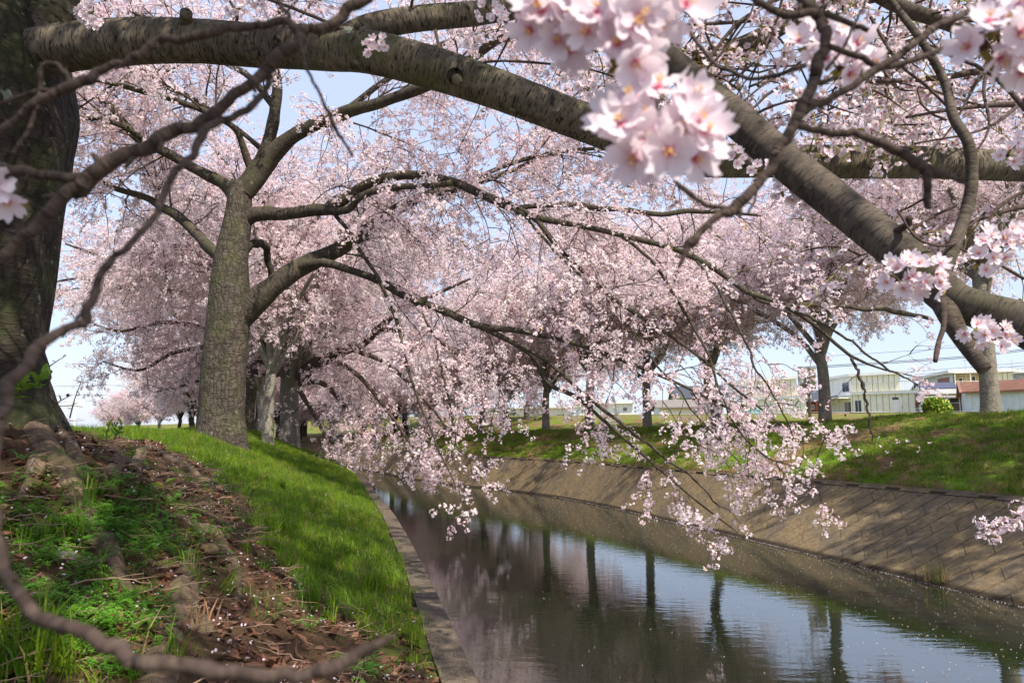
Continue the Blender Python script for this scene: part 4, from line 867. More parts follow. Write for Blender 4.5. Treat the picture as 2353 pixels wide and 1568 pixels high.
class House:
    def __init__(s, label, C, R, L, z0, z1, name='house', cat='house'):
        s.C, s.R, s.L = [np.array([pxx(p, D), D]) for p, D in (C, R, L)]; s.B = s.R + s.L - s.C; s.z0, s.z1 = z0, z1
        s.base = np.array([*((s.R + s.L) / 2), z0]); s.root = thing(name, label, cat, s.base)
    def put(s, m, name, mat, parent=None, kind=None):
        m.v = [v - s.base for v in m.v]; return m.obj(name, mat, parent or s.root, kind)
    def ax(s, side):
        a, b_ = (s.C, s.R) if side == 'f' else (s.L, s.C) if side == 'l' else (s.B, s.L)
        d = b_ - a; n = np.array([d[1], -d[0]]); return a, d, n / np.linalg.norm(n)
    def pbox(s, side, u0, u1, z0, z1, o0, o1):           # box on a face: u as fraction, z in metres, o = out from the face
        a, d, n = s.ax(side); q = [a + d * u0 + n * o0, a + d * u1 + n * o0, a + d * u1 + n * o1, a + d * u0 + n * o1]
        return MB().prism([[*p, z0] for p in q], np.array([0, 0, z1 - z0]))
    def u(s, side, px):                                  # fraction along a face for a picture column
        a, d, n = s.ax(side); k = (px - CX) / F; return (k * a[1] - a[0]) / (d[0] - k * d[1])
    def z(s, side, px, py):
        a, d, n = s.ax(side); D = a[1] + d[1] * s.u(side, px); return pxz(py, D)
    def block(s, name, z0, z1, mat, grow_=0.0, r=1.0, r0=0.0):
        d1 = norm(s.R - s.C) * grow_; d2 = norm(s.L - s.C) * grow_; C = s.C + (s.R - s.C) * r0; R = s.C + (s.R - s.C) * r; L = C + s.L - s.C; B = R + s.L - s.C
        return s.put(MB().prism([[*(C - d1 - d2), z0], [*(R + d1 - d2), z0], [*(B + d1 + d2), z0], [*(L - d1 + d2), z0]], np.array([0, 0, z1 - z0])), name, mat)
    def panels(s, side, n, z0, z1, mat, u0=0, u1=1):
        w = (u1 - u0) / n; L = np.linalg.norm(s.ax(side)[1]); g = .035 / L
        for i in range(n): s.put(s.pbox(side, u0 + i * w + g, u0 + (i + 1) * w - g, z0, z1, .0, .03), 'wall_panel', mat)
    def window(s, side, px0, px1, py0, py1, fr=None, gl=None, mull=1, name='window'):
        u0, u1 = s.u(side, px0), s.u(side, px1); pm = (px0 + px1) / 2; z0, z1 = s.z(side, pm, py1), s.z(side, pm, py0); L = np.linalg.norm(s.ax(side)[1]); g = .07 / L
        w = s.put(s.pbox(side, u0, u1, z0, z1, .0, .05), name, fr or rail)
        k = mull + 1; du = (u1 - u0 - g * (k + 1)) / k
        for i in range(k):
            a = u0 + g + i * (du + g); s.put(s.pbox(side, a, a + du, z0 + .07, z1 - .07, .045, .058), 'pane', gl or glassm, w)
        return w
    def railing(s, side, u0, u1, z0, z1, out, mat, step=.22):
        L = np.linalg.norm(s.ax(side)[1]) * (u1 - u0); n = max(3, int(L / step)); rt = s.put(s.pbox(side, u0, u1, z1 - .05, z1, out, out + .05), 'railing', mat)
        s.put(s.pbox(side, u0, u1, z0 + .05, z0 + .1, out, out + .05), 'bottom_rail', mat, rt)
        for i in range(n + 1):
            u = u0 + (u1 - u0) * i / n; w = .02 / np.linalg.norm(s.ax(side)[1]); s.put(s.pbox(side, u - w, u + w, z0, z1 - .05, out + .005, out + .04), 'baluster', mat, rt)
# cream house B (right) and cream house A (left): two-storey with a deck ledge and flat roof
def cream_house(label, C, R, L, Rl, base, ledge, up, roof, np_up, np_lo, railm):
    D = C[1]; h = House(label, C, Rl, L, pxz(base, D), pxz(roof, D)); zb, zl1, zl2, zt1, zt2 = [pxz(v, D) for v in (base, ledge[1], ledge[0], up, roof)]
    r = (np.linalg.norm(np.array([pxx(*R), R[1]]) - h.C)) / np.linalg.norm(h.R - h.C)
    h.block('lower_storey', zb, zl1, seam); h.block('deck', zl1, zl2, fascia, .45); h.block('upper_storey', zl2, zt1, seam, 0, r); h.block('roof', zt1, zt2, fascia, .5, r)
    h.panels('f', np_lo, zb + .05, zl1 - .02, cream); h.panels('l', 4, zb + .05, zl1 - .02, cream2)
    h.panels('f', np_up, zl2 + .02, zt1 - .02, cream, 0, r); h.panels('l', 4, zl2 + .02, zt1 - .02, cream2)
    h.railing('f', .02, 1.0, zl2, zl2 + 1.05, .35, railm); h.railing('r', 0, .6, zl2, zl2 + 1.05, 0, railm) if False else None
    return h, zb, zl1, zl2, zt1
hB, zb, zl1, zl2, zt1 = cream_house('cream two-storey house with a white door and long white balcony, right of the signboard', (1956, 88), (2067, 84), (1900, 95), (2100, 83), 960, (902, 908), 865, 859, 9, 10, rail)
hB.window('l', 1935, 1951, 878, 901); hB.window('l', 1938, 1953, 923, 955); hB.window('f', 1961, 1977, 919, 952); hB.window('f', 1978, 1989, 877, 892)
dr = hB.put(hB.pbox('f', hB.u('f', 2048), hB.u('f', 2062), zb + .1, zb + 2.0, .02, .07), 'door', fascia); hB.put(hB.pbox('f', hB.u('f', 2048), hB.u('f', 2062), zb + 2.02, zb + 2.3, .02, .06), 'transom', glassm)
hB.put(hB.pbox('f', hB.u('f', 2050), hB.u('f', 2051), zb + .95, zb + 1.05, .07, .12), 'handle', metal, dr)
hB.put(hB.pbox('f', hB.u('f', 2069.5), hB.u('f', 2071), zb + 1.4, zb + 2.2, .03, .15), 'vent_pipe', fascia)
hB.put(hB.pbox('l', .0, 1.0, zl1 - .35, zl1 - .28, .0, 1.6), 'awning', fascia); hB.put(hB.pbox('l', .45, .48, zb, zl1 - .35, 1.4, 1.55), 'awning_post', rust); hB.put(hB.pbox('l', .0, .03, zb, zl1 - .35, 1.4, 1.55), 'awning_post', rust)
hB.put(hB.pbox('f', -.02, -.005, zb, zl1, .0, .08), 'downpipe', fascia)
hA, zb, zl1, zl2, zt1 = cream_house('cream two-storey house with pinkish balcony rail and open porch', (1716, 92), (1832, 88), (1672, 100), (1850, 87), 964, (913, 919), 876, 870, 9, 10, pinkr)
hA.window('l', 1701, 1711, 887, 900); hA.window('l', 1684, 1692, 892, 912); hA.window('f', 1736, 1748, 886, 900, mull=0); hA.window('f', 1802, 1815, 928, 934, mull=0)
hA.put(hA.pbox('f', hA.u('f', 1823), hA.u('f', 1825), zb + 1.4, zb + 2.2, .03, .15), 'vent_pipe', fascia)
hA.put(hA.pbox('l', -.1, 1.0, zl1 - .45, zl1 - .38, .0, 2.0), 'awning', fascia)
for u in (-.08, .3, .7, .97): hA.put(hA.pbox('l', u, u + .03, zb, zl1 - .45, 1.85, 1.95), 'awning_post', rail if u > .2 else rust)
hA.put(hA.pbox('l', .1, .9, zb + .1, zl1 - .6, .0, .06), 'porch_shade', darkin)  # solid dark sheet, painted as the shade within the porch
# house C, upper storey with a deep balcony
hC = House('two-storey house with a covered white-railed balcony, behind the blue-roofed annexe', (2190, 94), (2327, 92), (2112, 108), pxz(962, 94), pxz(852, 94)); D = 94
zt = pxz(857, D); zr_ = pxz(850.5, D); zb = pxz(962, D); zl_ = pxz(897, D)
hC.block('lower_storey', zb, zl_ - .35, wallg); hC.block('deck', zl_ - .35, zl_, fascia, .3); hC.block('upper_storey', zl_, zt, seam); hC.block('roof', zt, zr_, fascia, .7)
hC.panels('l', 6, zl_ + .02, zt - .02, bluew); hC.panels('f', 6, zl_ + .02, zt - .02, cream, .5, 1)  # left face: blue-grey of its shaded side put into the panel colour
hC.window('l', 2130, 2147, 867, 881, gl=wt); w_ = hC.window('l', 2155, 2183, 867, 888, gl=brown)
hC.put(hC.pbox('f', .02, .48, zl_ + .02, zt - .02, 0, .03), 'balcony_recess', tan); hC.window('f', 2202, 2212, 868, 892, gl=darkin, mull=0); hC.window('f', 2232, 2242, 864, 890, gl=darkin, mull=0)
hC.railing('f', -.02, .5, zl_, zl_ + 1.1, 1.3, rail, .25); hC.put(hC.pbox('f', -.04, .52, zl_ - .2, zl_, .3, 1.4), 'balcony_floor', fascia); hC.put(hC.pbox('f', -.04, .52, zt - .1, zt + .05, .7, 1.5), 'balcony_canopy', fascia)
for u in (-.02, .24, .5): hC.put(hC.pbox('f', u, u + .012, zl_, zt - .1, 1.28, 1.38), 'canopy_post', rail)
# annexe with the blue roof
def gable(label, C, R, L, zb, ze, zr_, wm, rm, over=.3, name='house', cat='house', ridge_dir='f', panels=0, pm=None, lpanels=0):
    h = House(label, C, R, L, zb, ze); h.block('wall', zb, ze, wm)
    m1 = (h.C + h.L) / 2; m2 = (h.R + h.B) / 2; d = norm(h.R - h.C) * over; e = norm(h.L - h.C) * over; th = np.array([0, 0, .12])
    def slab(a, b_, c_, d_): return MB().prism([a, b_, c_, d_], th)
    s = over * (zr_ - ze) / (np.linalg.norm(h.L - h.C) / 2)
    P3 = lambda p, z: np.array([*p, z])
    h.put(slab(P3(h.C - d - e, ze - s), P3(h.R + d - e, ze - s), P3(m2 + d, zr_), P3(m1 - d, zr_)), 'roof', rm)
    h.put(slab(P3(m1 - d, zr_), P3(m2 + d, zr_), P3(h.B + d + e, ze - s), P3(h.L - d + e, ze - s)), 'roof', rm)
    for a, b_, m_, sg in ((h.L, h.C, m1, 1), (h.R, h.B, m2, -1)):
        h.put(MB().prism([P3(a, ze), P3(b_, ze), P3(m_, zr_ - .02)], P3(norm(h.R - h.C) * .08 * sg, 0)), 'gable_end', wm)
    if panels: h.panels('f', panels, zb + .05, ze - .05, pm or wm)
    if lpanels: h.panels('l', lpanels, zb + .05, ze - .05, pm or wm)
    return h
hD = gable('low annexe with a slate-blue roof and white porch canopy', (2122, 80), (2196, 78), (2094, 86), pxz(962, 80), pxz(894, 80), pxz(882, 82), cream2, roofb, .3)
hD.window('l', 2099, 2112, 914, 930, fr=wallg)
z1 = pxz(907, 79); hD.put(hD.pbox('f', .0, 1.2, z1, z1 + .12, 0, 2.2), 'canopy', fascia); hD.put(hD.pbox('f', .0, 1.2, z1 - .35, z1 - .22, 2.0, 2.2), 'canopy_edge', fascia)
hD.put(hD.pbox('f', .02, .3, pxz(960, 79), z1 - .05, 1.2, 1.3), 'side_panel', tan); hD.put(hD.pbox('f', .32, 1.15, pxz(955, 79), z1 - .4, .05, .1), 'porch_shade', darkin)  # dark sheet under the canopy paints in the porch's shade
for u in (.32, .6, .85, 1.18): hD.put(hD.pbox('f', u, u + .02, pxz(962, 79), z1 - .3, 1.95, 2.05), 'canopy_post', rail)
hD.put(hD.pbox('f', .4, 1.18, pxz(928, 79), pxz(927, 79), 1.95, 2.0), 'porch_rail', rail); hD.window('f', 2155, 2168, 915, 935, gl=darkin); hD.window('f', 2180, 2190, 915, 945, gl=glassm)
hE = gable('long pale-blue shed with a rusty corrugated roof at the right edge', (2216, 66), (2440, 60), (2206, 76), pxz(965, 66), pxz(902, 66), pxz(880, 70), bluew, roofr, .5, 'shed', 'shed', panels=14, pm=bluew)
cr = MB()
for i in range(60):
    a = hE.C + (hE.R - hE.C) * (i / 60 - .02); n_ = norm(hE.L - hE.C); s = .5 * (pxz(880, 70) - pxz(902, 66)) / (np.linalg.norm(hE.L - hE.C) / 2)
    a0 = np.array([*(a - n_ * .5), pxz(902, 66) - s + .14]); b0 = np.array([*(a + (hE.L - hE.C) / 2), pxz(880, 70) + .14]); cr.cyl(a0, b0, .045, n=5)
hE.put(cr, 'corrugation', roofr, kind='stuff')
hF = House('grey two-storey house at the far right edge, behind the rusty-roofed shed', (2335, 100), (2420, 98), (2330, 110), pxz(960, 100), pxz(853, 100)); hF.block('wall', pxz(960, 100), pxz(857, 100), wallg); hF.block('roof', pxz(857, 100), pxz(852, 100), fascia, .5); hF.window('f', 2343, 2352, 866, 880, gl=brown)
# the row left of the cream houses
hG = gable('low cream house with a grey-brown roof, left of the cream house with the porch', (1514, 80), (1592, 78), (1500, 92), pxz(975, 80), pxz(937, 80), pxz(920, 84), cream2, roofg, .5, panels=8, pm=cream); hG.window('f', 1535, 1548, 955, 965); hG.window('f', 1560, 1572, 955, 968)
hH = gable('dark-tiled two-storey house rising behind the low grey-brown roof', (1560, 110), (1660, 106), (1545, 122), pxz(965, 110), pxz(913, 110), pxz(888, 114), wallg, roofd, .9); hH.window('f', 1600, 1620, 920, 935)
hI = gable('dark red low house with a tiled roof, seen between the signboard and the trunk', (1846, 112), (1935, 108), (1838, 124), pxz(962, 112), pxz(922, 112), pxz(898, 116), redw, roofd, .6); hI.window('f', 1858, 1868, 930, 940)
hJ = House('low white building with a dark blue window, behind the round green bush', (1186, 74), (1316, 70), (1180, 84), pxz(986, 74), pxz(936, 74)); hJ.block('wall', pxz(990, 74), pxz(939, 74), cream2); hJ.block('roof', pxz(939, 74), pxz(935, 74), fascia, .35); hJ.panels('f', 10, pxz(987, 74), pxz(940, 74), cream2)
hJ.window('f', 1279, 1297, 951, 962, gl=glassm); hJ.window('f', 1205, 1213, 952, 963); hJ.window('f', 1236, 1246, 950, 962)
hK = House('bright green low building behind the leaning two-stemmed tree', (1104, 78), (1180, 76), (1098, 86), pxz(992, 78), pxz(938, 78)); hK.block('wall', pxz(993, 78), pxz(941, 78), greenw); hK.block('roof', pxz(941, 78), pxz(938, 78), greenw, .3); hK.panels('f', 7, pxz(978, 78), pxz(942, 78), greenw); hK.panels('f', 5, pxz(992, 78), pxz(979, 78), cream2); hK.window('f', 1150, 1160, 980, 988)
hL = House('white two-storey building with a flat roof, behind the drooping blossom', (1330, 96), (1452, 92), (1322, 106), pxz(985, 96), pxz(925, 96)); hL.block('wall', pxz(988, 96), pxz(929, 96), cream2); hL.block('roof', pxz(929, 96), pxz(925, 96), fascia, .5); hL.panels('f', 12, pxz(986, 96), pxz(930, 96), cream2); hL.window('f', 1350, 1365, 950, 965); hL.window('f', 1400, 1415, 950, 965); hL.window('f', 1430, 1440, 935, 945)
hN = House('long white building low behind the trees at the bend of the canal', (1000, 92), (1094, 88), (992, 102), pxz(995, 92), pxz(950, 92)); hN.block('wall', pxz(997, 92), pxz(962, 92), cream2); hN.block('roof', pxz(962, 92), pxz(955, 92), roofg, .5); hN.window('f', 1012, 1030, 978, 990, gl=glassm); hN.window('f', 1050, 1066, 975, 987)
# road, bench, fences, gate
yy_ = np.linspace(45, 75, 30); rx = np.stack([1330 + 0 * yy_], -1)
rV = []; 
for f_ in np.linspace(0, 1, 40):
    px = 1500 + 800 * f_; D0 = 60 - 8 * f_
    for w in (0, 3.2): x = pxx(px, D0) ; y = D0 + w; rV.append([x, y, gz(x, y) + .06])
rV = np.array(rV); i = np.arange(40) * 2; link('road', mesh_np('road', rV, [np.stack([i[:-1], i[1:], i[1:] + 1, i[:-1] + 1], -1)], asph), kind='structure')
def fence(label, p0, p1, h, n, mat, rails=(1.0,), mesh_=False):
    a, b_ = np.array(p0), np.array(p1); base = (a + b_) / 2; rt = thing('fence', label, 'fence', base)
    for k in range(n + 1):
        p = a + (b_ - a) * k / n - base; MB().cyl(p, p + [0, 0, h], .035, n=6).obj('post', mat, rt)
    for r in rails: MB().cyl(a - base + [0, 0, h * r], b_ - base + [0, 0, h * r], .025, n=6).obj('rail', mat, rt)
    if mesh_:
        m = MB()
        for k in range(int(np.linalg.norm(b_ - a) / .3)): p = a + (b_ - a) * k * .3 / np.linalg.norm(b_ - a) - base; m.cyl(p + [0, 0, .1], p + [0, 0, h], .008, n=3)
        m.obj('wires', mat, rt, kind='stuff')
def at(px, py, D): return [pxx(px, D), D, pxz(py, D)]
fence('thin grey rail fence in front of the white door', at(1990, 966, 74), at(2120, 958, 72), .85, 5, metal, (1.0, .5))
fence('teal wire fence in front of the cream house with the pinkish rail', at(1752, 970, 74), at(1856, 968, 73), .9, 6, tealm, (1.0, .1), True)
fence('teal wire fence beside the low cream house', at(1530, 976, 72), at(1700, 971, 72), .9, 8, tealm, (1.0, .1), True)
g = thing('gate', 'teal mesh gate standing before the open porch', 'gate', at(1720, 968, 78))
MB().box((0, 0, .75), (2.0, .02, 1.0)).obj('panel', plain('teal_sheet', (.10, .36, .34), .6), g)
for x in (-1.05, 1.05): MB().cyl((x, 0, 0), (x, 0, 1.4), .04, n=6).obj('post', tealm, g)
for z in (.22, 1.28): MB().cyl((-1.05, 0, z), (1.05, 0, z), .03, n=6).obj('rail', tealm, g)
sg = thing('signboard', 'weathered grey two-faced signboard seen from behind on a wooden post', 'signboard', (pxx(1857, 24), 24, gz(pxx(1857, 24), 24) - .05))
zt = pxz(842, 24) - sg.location.z; zm = pxz(892, 24) - sg.location.z
MB().cyl((0, 0, 0), (0, 0, zt - .1), .05, .045, 8).obj('post', woodp, sg)
MB().box((-.17, .06, (zt + zm) / 2), (.30, .025, zt - zm), Matrix.Rotation(.25, 3, 'Z')).obj('board', greyp, sg); MB().box((.12, .05, (zt + zm) / 2 - .02), (.27, .025, zt - zm), Matrix.Rotation(-.45, 3, 'Z')).obj('board', greyg, sg)
for z in (zm + .1, zt - .15): MB().box((0, .03, z), (.5, .04, .05)).obj('batten', woodp, sg)
bn = thing('bench', 'low dark wooden bench by the trunk in front of the cream house', 'bench', at(1922, 966, 40))
MB().box((0, 0, .38), (1.1, .3, .05)).obj('seat', woodp, bn)
for x in (-.42, .42): MB().box((x, 0, .18), (.08, .26, .35)).obj('leg', woodp, bn)
# antennas, power poles and wires
def antenna(px, y0, y1, D, label, arms):
    a = thing('antenna', label, 'antenna', at(px, y1, D)); H = pxz(y0, D) - pxz(y1, D); MB().cyl((0, 0, 0), (0, 0, H), .035, .02, 6).obj('mast', metal, a)
    for z, w in arms:
        MB().cyl((-w / 2, 0, H * z), (w / 2, 0, H * z), .02, n=5).obj('boom', metal, a)
        for k in range(6): x = -w / 2 + w * k / 5; MB().cyl((x, -.3, H * z), (x, .3, H * z), .012, n=4).obj('element', metal, a)
antenna(2220, 827, 897, 91, 'tall slim antenna mast beside the white balcony', [(.99, .25)])
antenna(2328, 826, 872, 90, 'rooftop antenna with many short bars at the right edge', [(.62, 2.8), (.55, 1.6)])
antenna(2099, 863, 884, 96, 'short antenna on the roofs left of the blue-roofed annexe', [(.95, .4)])
def pole(px, ytop, ybase, D, label, arms):
    p = thing('utility_pole', label, 'utility pole', at(px, ybase, D)); H = pxz(ytop, D) - pxz(ybase, D); MB().cyl((0, 0, 0), (0, 0, H), .2, .13, 8).obj('pole', greyp, p)
    for z, w in arms:
        MB().box((0, 0, H - z), (w, .1, .12)).obj('crossarm', greyp, p)
        for x in (-.45, -.15, .2, .45): MB().cyl((x * w, 0, H - z), (x * w, 0, H - z + .3), .06, n=6).obj('insulator', greyp, p)
pole(252, 886, 1010, 130, 'thin concrete power pole standing among the distant blossom', [(.3, 1.5)])
pole(176, 905, 1012, 130, 'concrete power pole with two crossarms near the left horizon', [(1.2, 3.4), (1.9, 2.4), (9, 3.0)])
def wire(label, pts, D, r=.03, sag=.0):
    p = np.array([at(x, y, d) for (x, y), d in zip(pts, D)]); c = catmull(p, 24); o = link('power_line', tube_mesh('power_line', c, np.full(24, r), 4, darkw)); tag(o, label, 'wire')
darkw = plain('black_cable', (.05, .05, .06), .6)
wire('single wire high over the distant blossom on the left', [(60, 893), (100, 889), (252, 885.5), (340, 893), (480, 897)], [130] * 5, .035)
wire('lower wire leaving the pole with two crossarms', [(60, 915), (110, 912), (176, 907), (260, 908), (400, 915)], [130] * 5, .028)
wire('lowest wire on the left, behind the pole with two crossarms', [(90, 935), (176, 921), (260, 925), (400, 930)], [130] * 4, .022)
for k, (dy, r) in enumerate([(0, .03), (3.5, .03), (-22, .016)]):
    wire(['upper cable of the thick pair over the white balcony', 'lower cable of the thick pair over the white balcony', 'thin wire above the thick pair of cables on the right'][k], [(1850, 843 + dy), (1984, 835 + dy), (2135, 825 + dy), (2227, 818 + dy), (2296, 810 + dy), (2420, 794 + dy)], [62] * 6, r)
for k, y0 in enumerate((838, 845, 852, 858)):
    wire(['topmost of the four thin wires by the rooftop antenna', 'second of the four thin wires by the rooftop antenna', 'third of the four thin wires by the rooftop antenna', 'lowest of the four thin wires by the rooftop antenna'][k], [(1990, y0 + 22), (2120, y0 + 14), (2296, y0), (2430, y0 - 12)], [90] * 4, .022)
# bushes
def bush(label, px, py, D, rx, rz, n, mat, seed, name='bush', flowers=None):
    rg = np.random.default_rng(seed); c = np.array(at(px, py, D)); d = norm(rg.normal(size=(n, 3))); r = rg.uniform(.55, 1.0, (n, 1)) ** .6
    lump = 1 + .25 * fbm(d[:, 0] * 2 + 5, d[:, 2] * 2 + d[:, 1], seed, 3)[:, None]
    p = d * r * lump * [rx, rx, rz] + [0, 0, rz * .9]; rt = thing(name, label, name, c)
    s = .05 * rg.uniform(.7, 1.3, (n, 1)); a = norm(rg.normal(size=(n, 3))); b_ = norm(np.cross(a, rg.normal(size=(n, 3))))
    V = np.stack([p - a * s, p + b_ * s * .6, p + a * s, p - b_ * s * .6], 1).reshape(-1, 3); i = np.arange(n) * 4
    link('foliage', mesh_np('foliage', V, [np.stack([i, i + 1, i + 2, i + 3], -1)], mat), rt, kind='stuff')
    st = MB()
    for k in range(9): e = norm(rg.normal(size=3)) * [rx, rx, rz] * .7 + [0, 0, rz]; st.cyl((e[0] * .1, e[1] * .1, 0), e, .015, .006, 5)
    st.obj('stems', M['branch'], rt, kind='stuff')
    if flowers:
        j = rg.choice(n, flowers); q = p[j] * 1.03; s = .03; V = np.concatenate([q + [s, 0, 0], q + [0, 0, s], q - [s, 0, 0], q - [0, 0, s]]).reshape(4, -1, 3).transpose(1, 0, 2).reshape(-1, 3); i = np.arange(flowers) * 4
        link('flowers', mesh_np('flowers', V, [np.stack([i, i + 1, i + 2, i + 3], -1)], plain('yellow_bud', (.7, .6, .1), .6)), rt, kind='stuff')
bgm = leafmat('bush_leaf', (.10, .20, .02), (.24, .34, .04), .3, inst=False); bgd = leafmat('dark_bush_leaf', (.04, .09, .015), (.12, .18, .03), .3, inst=False)
bush('wild bush with yellow buds on the crest of the far bank', 2148, 966, 25, .42, .42, 2600, bgm, 3, flowers=60)
bush('dry reddish weed clump left of the bush with yellow buds', 2108, 974, 25, .18, .22, 500, M['deadleaf'], 4)
bush('round clipped green bush behind the straight trunk', 1246, 985, 50, .72, .42, 3000, bgd, 5)
bush('round yellow-green treetop beside the dark-tiled house', 1556, 975, 100, 1.4, 2.2, 3000, bgm, 6, 'shrub')
# ------------------------------------------------------------------ roots of the two traced trees
def Gs(px, py, dz=0.0):
    g = G(px, py); g[2] += dz; return g
def root_on(picks, n=26):
    p = np.array([[*(Gs(q_[0], q_[1]) if len(q_) == 3 else P(q_[0], q_[1], q_[3])), q_[2]] for q_ in picks]); r = p[:, 3] / 2 * p[:, 1] / F
    c = catmull(np.column_stack([p[:, :3], r]), n); c[:, 0] += .03 * fbm(c[:, 1] * 3.1, c[:, 0] * 2, 5); c[:, 3] *= 1 + .22 * fbm(c[:, 1] * 5, c[:, 0] * 5, 9); c[:, 2] = zl(c[:, 0], c[:, 1]) - c[:, 3] * (.3 + .5 * vnoise(c[:, 1] * 4, c[:, 0] * 4, 2))
    return c[:, :3], c[:, 3]
def rootobj(picks, parent, mat='root', n=40): p, r = root_on(picks, n); link('root', tube_mesh('root', p, r, 22, M[mat], .28, .12), parent)
for q in [[(40,930,70,3.35),(100,965,84,3.2),(165,1003,84,3.05),(230,1045,74,2.9),(285,1090,50,2.72),(345,1140,18,2.6)], [(90,935,50,3.4),(170,965,48,3.35),(250,1000,44,3.3),(320,1035,34),(400,1060,30),(480,1110,28),(600,1160,14)],
          [(95,950,36,3.15),(88,985,38,3.0),(70,1025,28,2.9),(50,1070,12,2.8)], [(380,1180,16),(460,1210,34),(505,1240,40),(530,1300,34),(540,1380,14)],
          [(430,1270,30),(425,1320,62),(410,1380,74),(385,1450,78),(370,1520,90),(350,1600,100)]]: rootobj(q, rootA)
for q in [[(540,1006,24),(575,1020,18),(640,1035,16),(690,1052,12),(740,1075,5)], [(480,1006,22),(440,1010,16),(400,1014,6)], [(560,1004,20),(610,1010,12),(660,1022,5)]]: rootobj(q, rootB, n=20)

# ------------------------------------------------------------------ ground cover
def blade(S, x, y, h, w, lean_, az, rg, mi=0):
    d = np.array([math.cos(az), math.sin(az), 0]); s = np.array([-d[1], d[0], 0]) * w
    p0 = np.array([x, y, 0.0]); p1 = p0 + d * lean_ * h * .3 + [0, 0, h * .6]; p2 = p0 + d * lean_ * h + [0, 0, h * (1 - .25 * abs(lean_))]
    S.add([p0 - s, p0 + s, p1 + s * .7, p1 - s * .7, p2], [(0, 1, 2, 3), (3, 2, 4)], mi)
def tuft(rg, n, R, h, w, dry=.1):
    S = Soup()
    for i in range(n):
        a = rg.random() * 6.28; r = R * math.sqrt(rg.random()); blade(S, r * math.cos(a), r * math.sin(a), h * rg.uniform(.5, 1.2), w * rg.uniform(.7, 1.2), rg.uniform(.1, .95), rg.random() * 6.28, rg, 1 if rg.random() < dry else 0)
    return S
TUFT = variant_set('grass_tuft', [tuft(np.random.default_rng(70 + i), 26, .06, .080, .0017, .14).mesh('tuft', [M['grass'], M['grass_dry']]) for i in range(6)])
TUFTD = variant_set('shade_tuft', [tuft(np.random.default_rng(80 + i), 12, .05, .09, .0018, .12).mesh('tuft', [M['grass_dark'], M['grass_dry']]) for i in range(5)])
TALL = variant_set('tall_tuft', [tuft(np.random.default_rng(90 + i), 16, .035, .19, .0032, .04).mesh('tuft', [M['grass'], M['grass_dry']]) for i in range(4)])
TUFTR = variant_set('bank_tuft', [tuft(np.random.default_rng(100 + i), 30, .14, .11, .005, .26).mesh('tuft', [M['grass'], M['grass_dry']]) for i in range(6)])
def zrot(n, rg, tilt=.15): return np.stack([rg.normal(size=n) * tilt, rg.normal(size=n) * tilt, rg.random(n) * 6.283], -1)
rg = np.random.default_rng(77)
def place_left(n, ymin, ymax, omax, rg, power=1.6):
    y = ymin + (ymax - ymin) * rg.random(n) ** power; o = .16 + (omax - .16) * rg.random(n); x = XL(y) - o; return x, y, o
x, y, o = place_left(52000, .8, 24, 3.6, rg, 1.9); s_ = soilmask(x, y); pat = fbm(x * 2.2, y * 2.2, 31)
k = ~s_ & (rg.random(len(x)) < np.clip(.75 + pat * 1.3, .12, 1)) & (np.hypot(x - TB[0], y - TB[1]) > .36); k &= ~((o < .23) & (rg.random(len(x)) < .75))
x, y = x[k], y[k]; n = len(x); print('grass', n)
gr = scatter('grass', np.stack([x, y, zl(x, y) - .008], -1), zrot(n, rg), rg.uniform(.55, 1.15, n) * (1 + .35 * fbm(x * 1.1, y * 1.1, 33)), TUFT)
tag(gr, 'short bright green grass covering the slope of the near bank', 'grass')
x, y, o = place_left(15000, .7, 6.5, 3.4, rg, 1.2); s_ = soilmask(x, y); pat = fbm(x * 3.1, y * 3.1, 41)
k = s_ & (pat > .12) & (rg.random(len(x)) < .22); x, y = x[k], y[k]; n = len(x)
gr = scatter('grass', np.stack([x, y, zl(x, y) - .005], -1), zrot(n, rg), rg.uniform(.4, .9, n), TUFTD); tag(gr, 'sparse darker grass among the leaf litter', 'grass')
pts = []
for px, py, m_ in [(30, 1540, 9), (90, 1530, 8), (150, 1520, 5), (60, 1460, 2), (350, 1560, 2), (430, 1540, 2), (110, 1250, 4), (580, 1100, 12), (540, 1080, 10), (640, 1120, 10), (470, 1060, 8), (330, 1010, 8), (700, 1180, 14), (660, 1230, 9), (760, 1300, 9), (720, 1400, 8), (880, 1460, 8), (170, 1150, 3), (300, 1380, 3), (460, 1330, 3), (800, 1200, 10), (840, 1350, 8), (600, 1300, 4), (300, 1000, 8), (270, 1000, 7)]:
    g0 = Gs(px, py)
    for _ in range(m_): q = g0[:2] + rg.normal(size=2) * .05 * max(1, g0[1] / 3); pts.append([q[0], q[1], float(zl(q[0], q[1])) - .01])
pts = np.array(pts); gr = scatter('grass', pts, zrot(len(pts), rg), rg.uniform(.5, 1.05, len(pts)), TALL); tag(gr, 'taller single tufts of grass standing out of the near bank', 'grass')
# far bank turf
y = 8 + 34 * rg.random(26000) ** 1.1; o = -.03 + 8.5 * rg.random(26000); x = XT(y) + o; pat = fbm(x * .8, y * .8, 35) + .5 * fbm(x * 3, y * 3, 36)
k = (rg.random(len(x)) < np.clip(.68 + pat * 2.0 + .1 * (o > 4), .08, 1)); x, y = x[k], y[k]; n = len(x)
gr = scatter('grass', np.stack([x, y, zr(x, y) - .01], -1), zrot(n, rg), rg.uniform(.5, 1.15, n), TUFTR); tag(gr, 'patchy green and dry grass covering the far bank', 'grass')
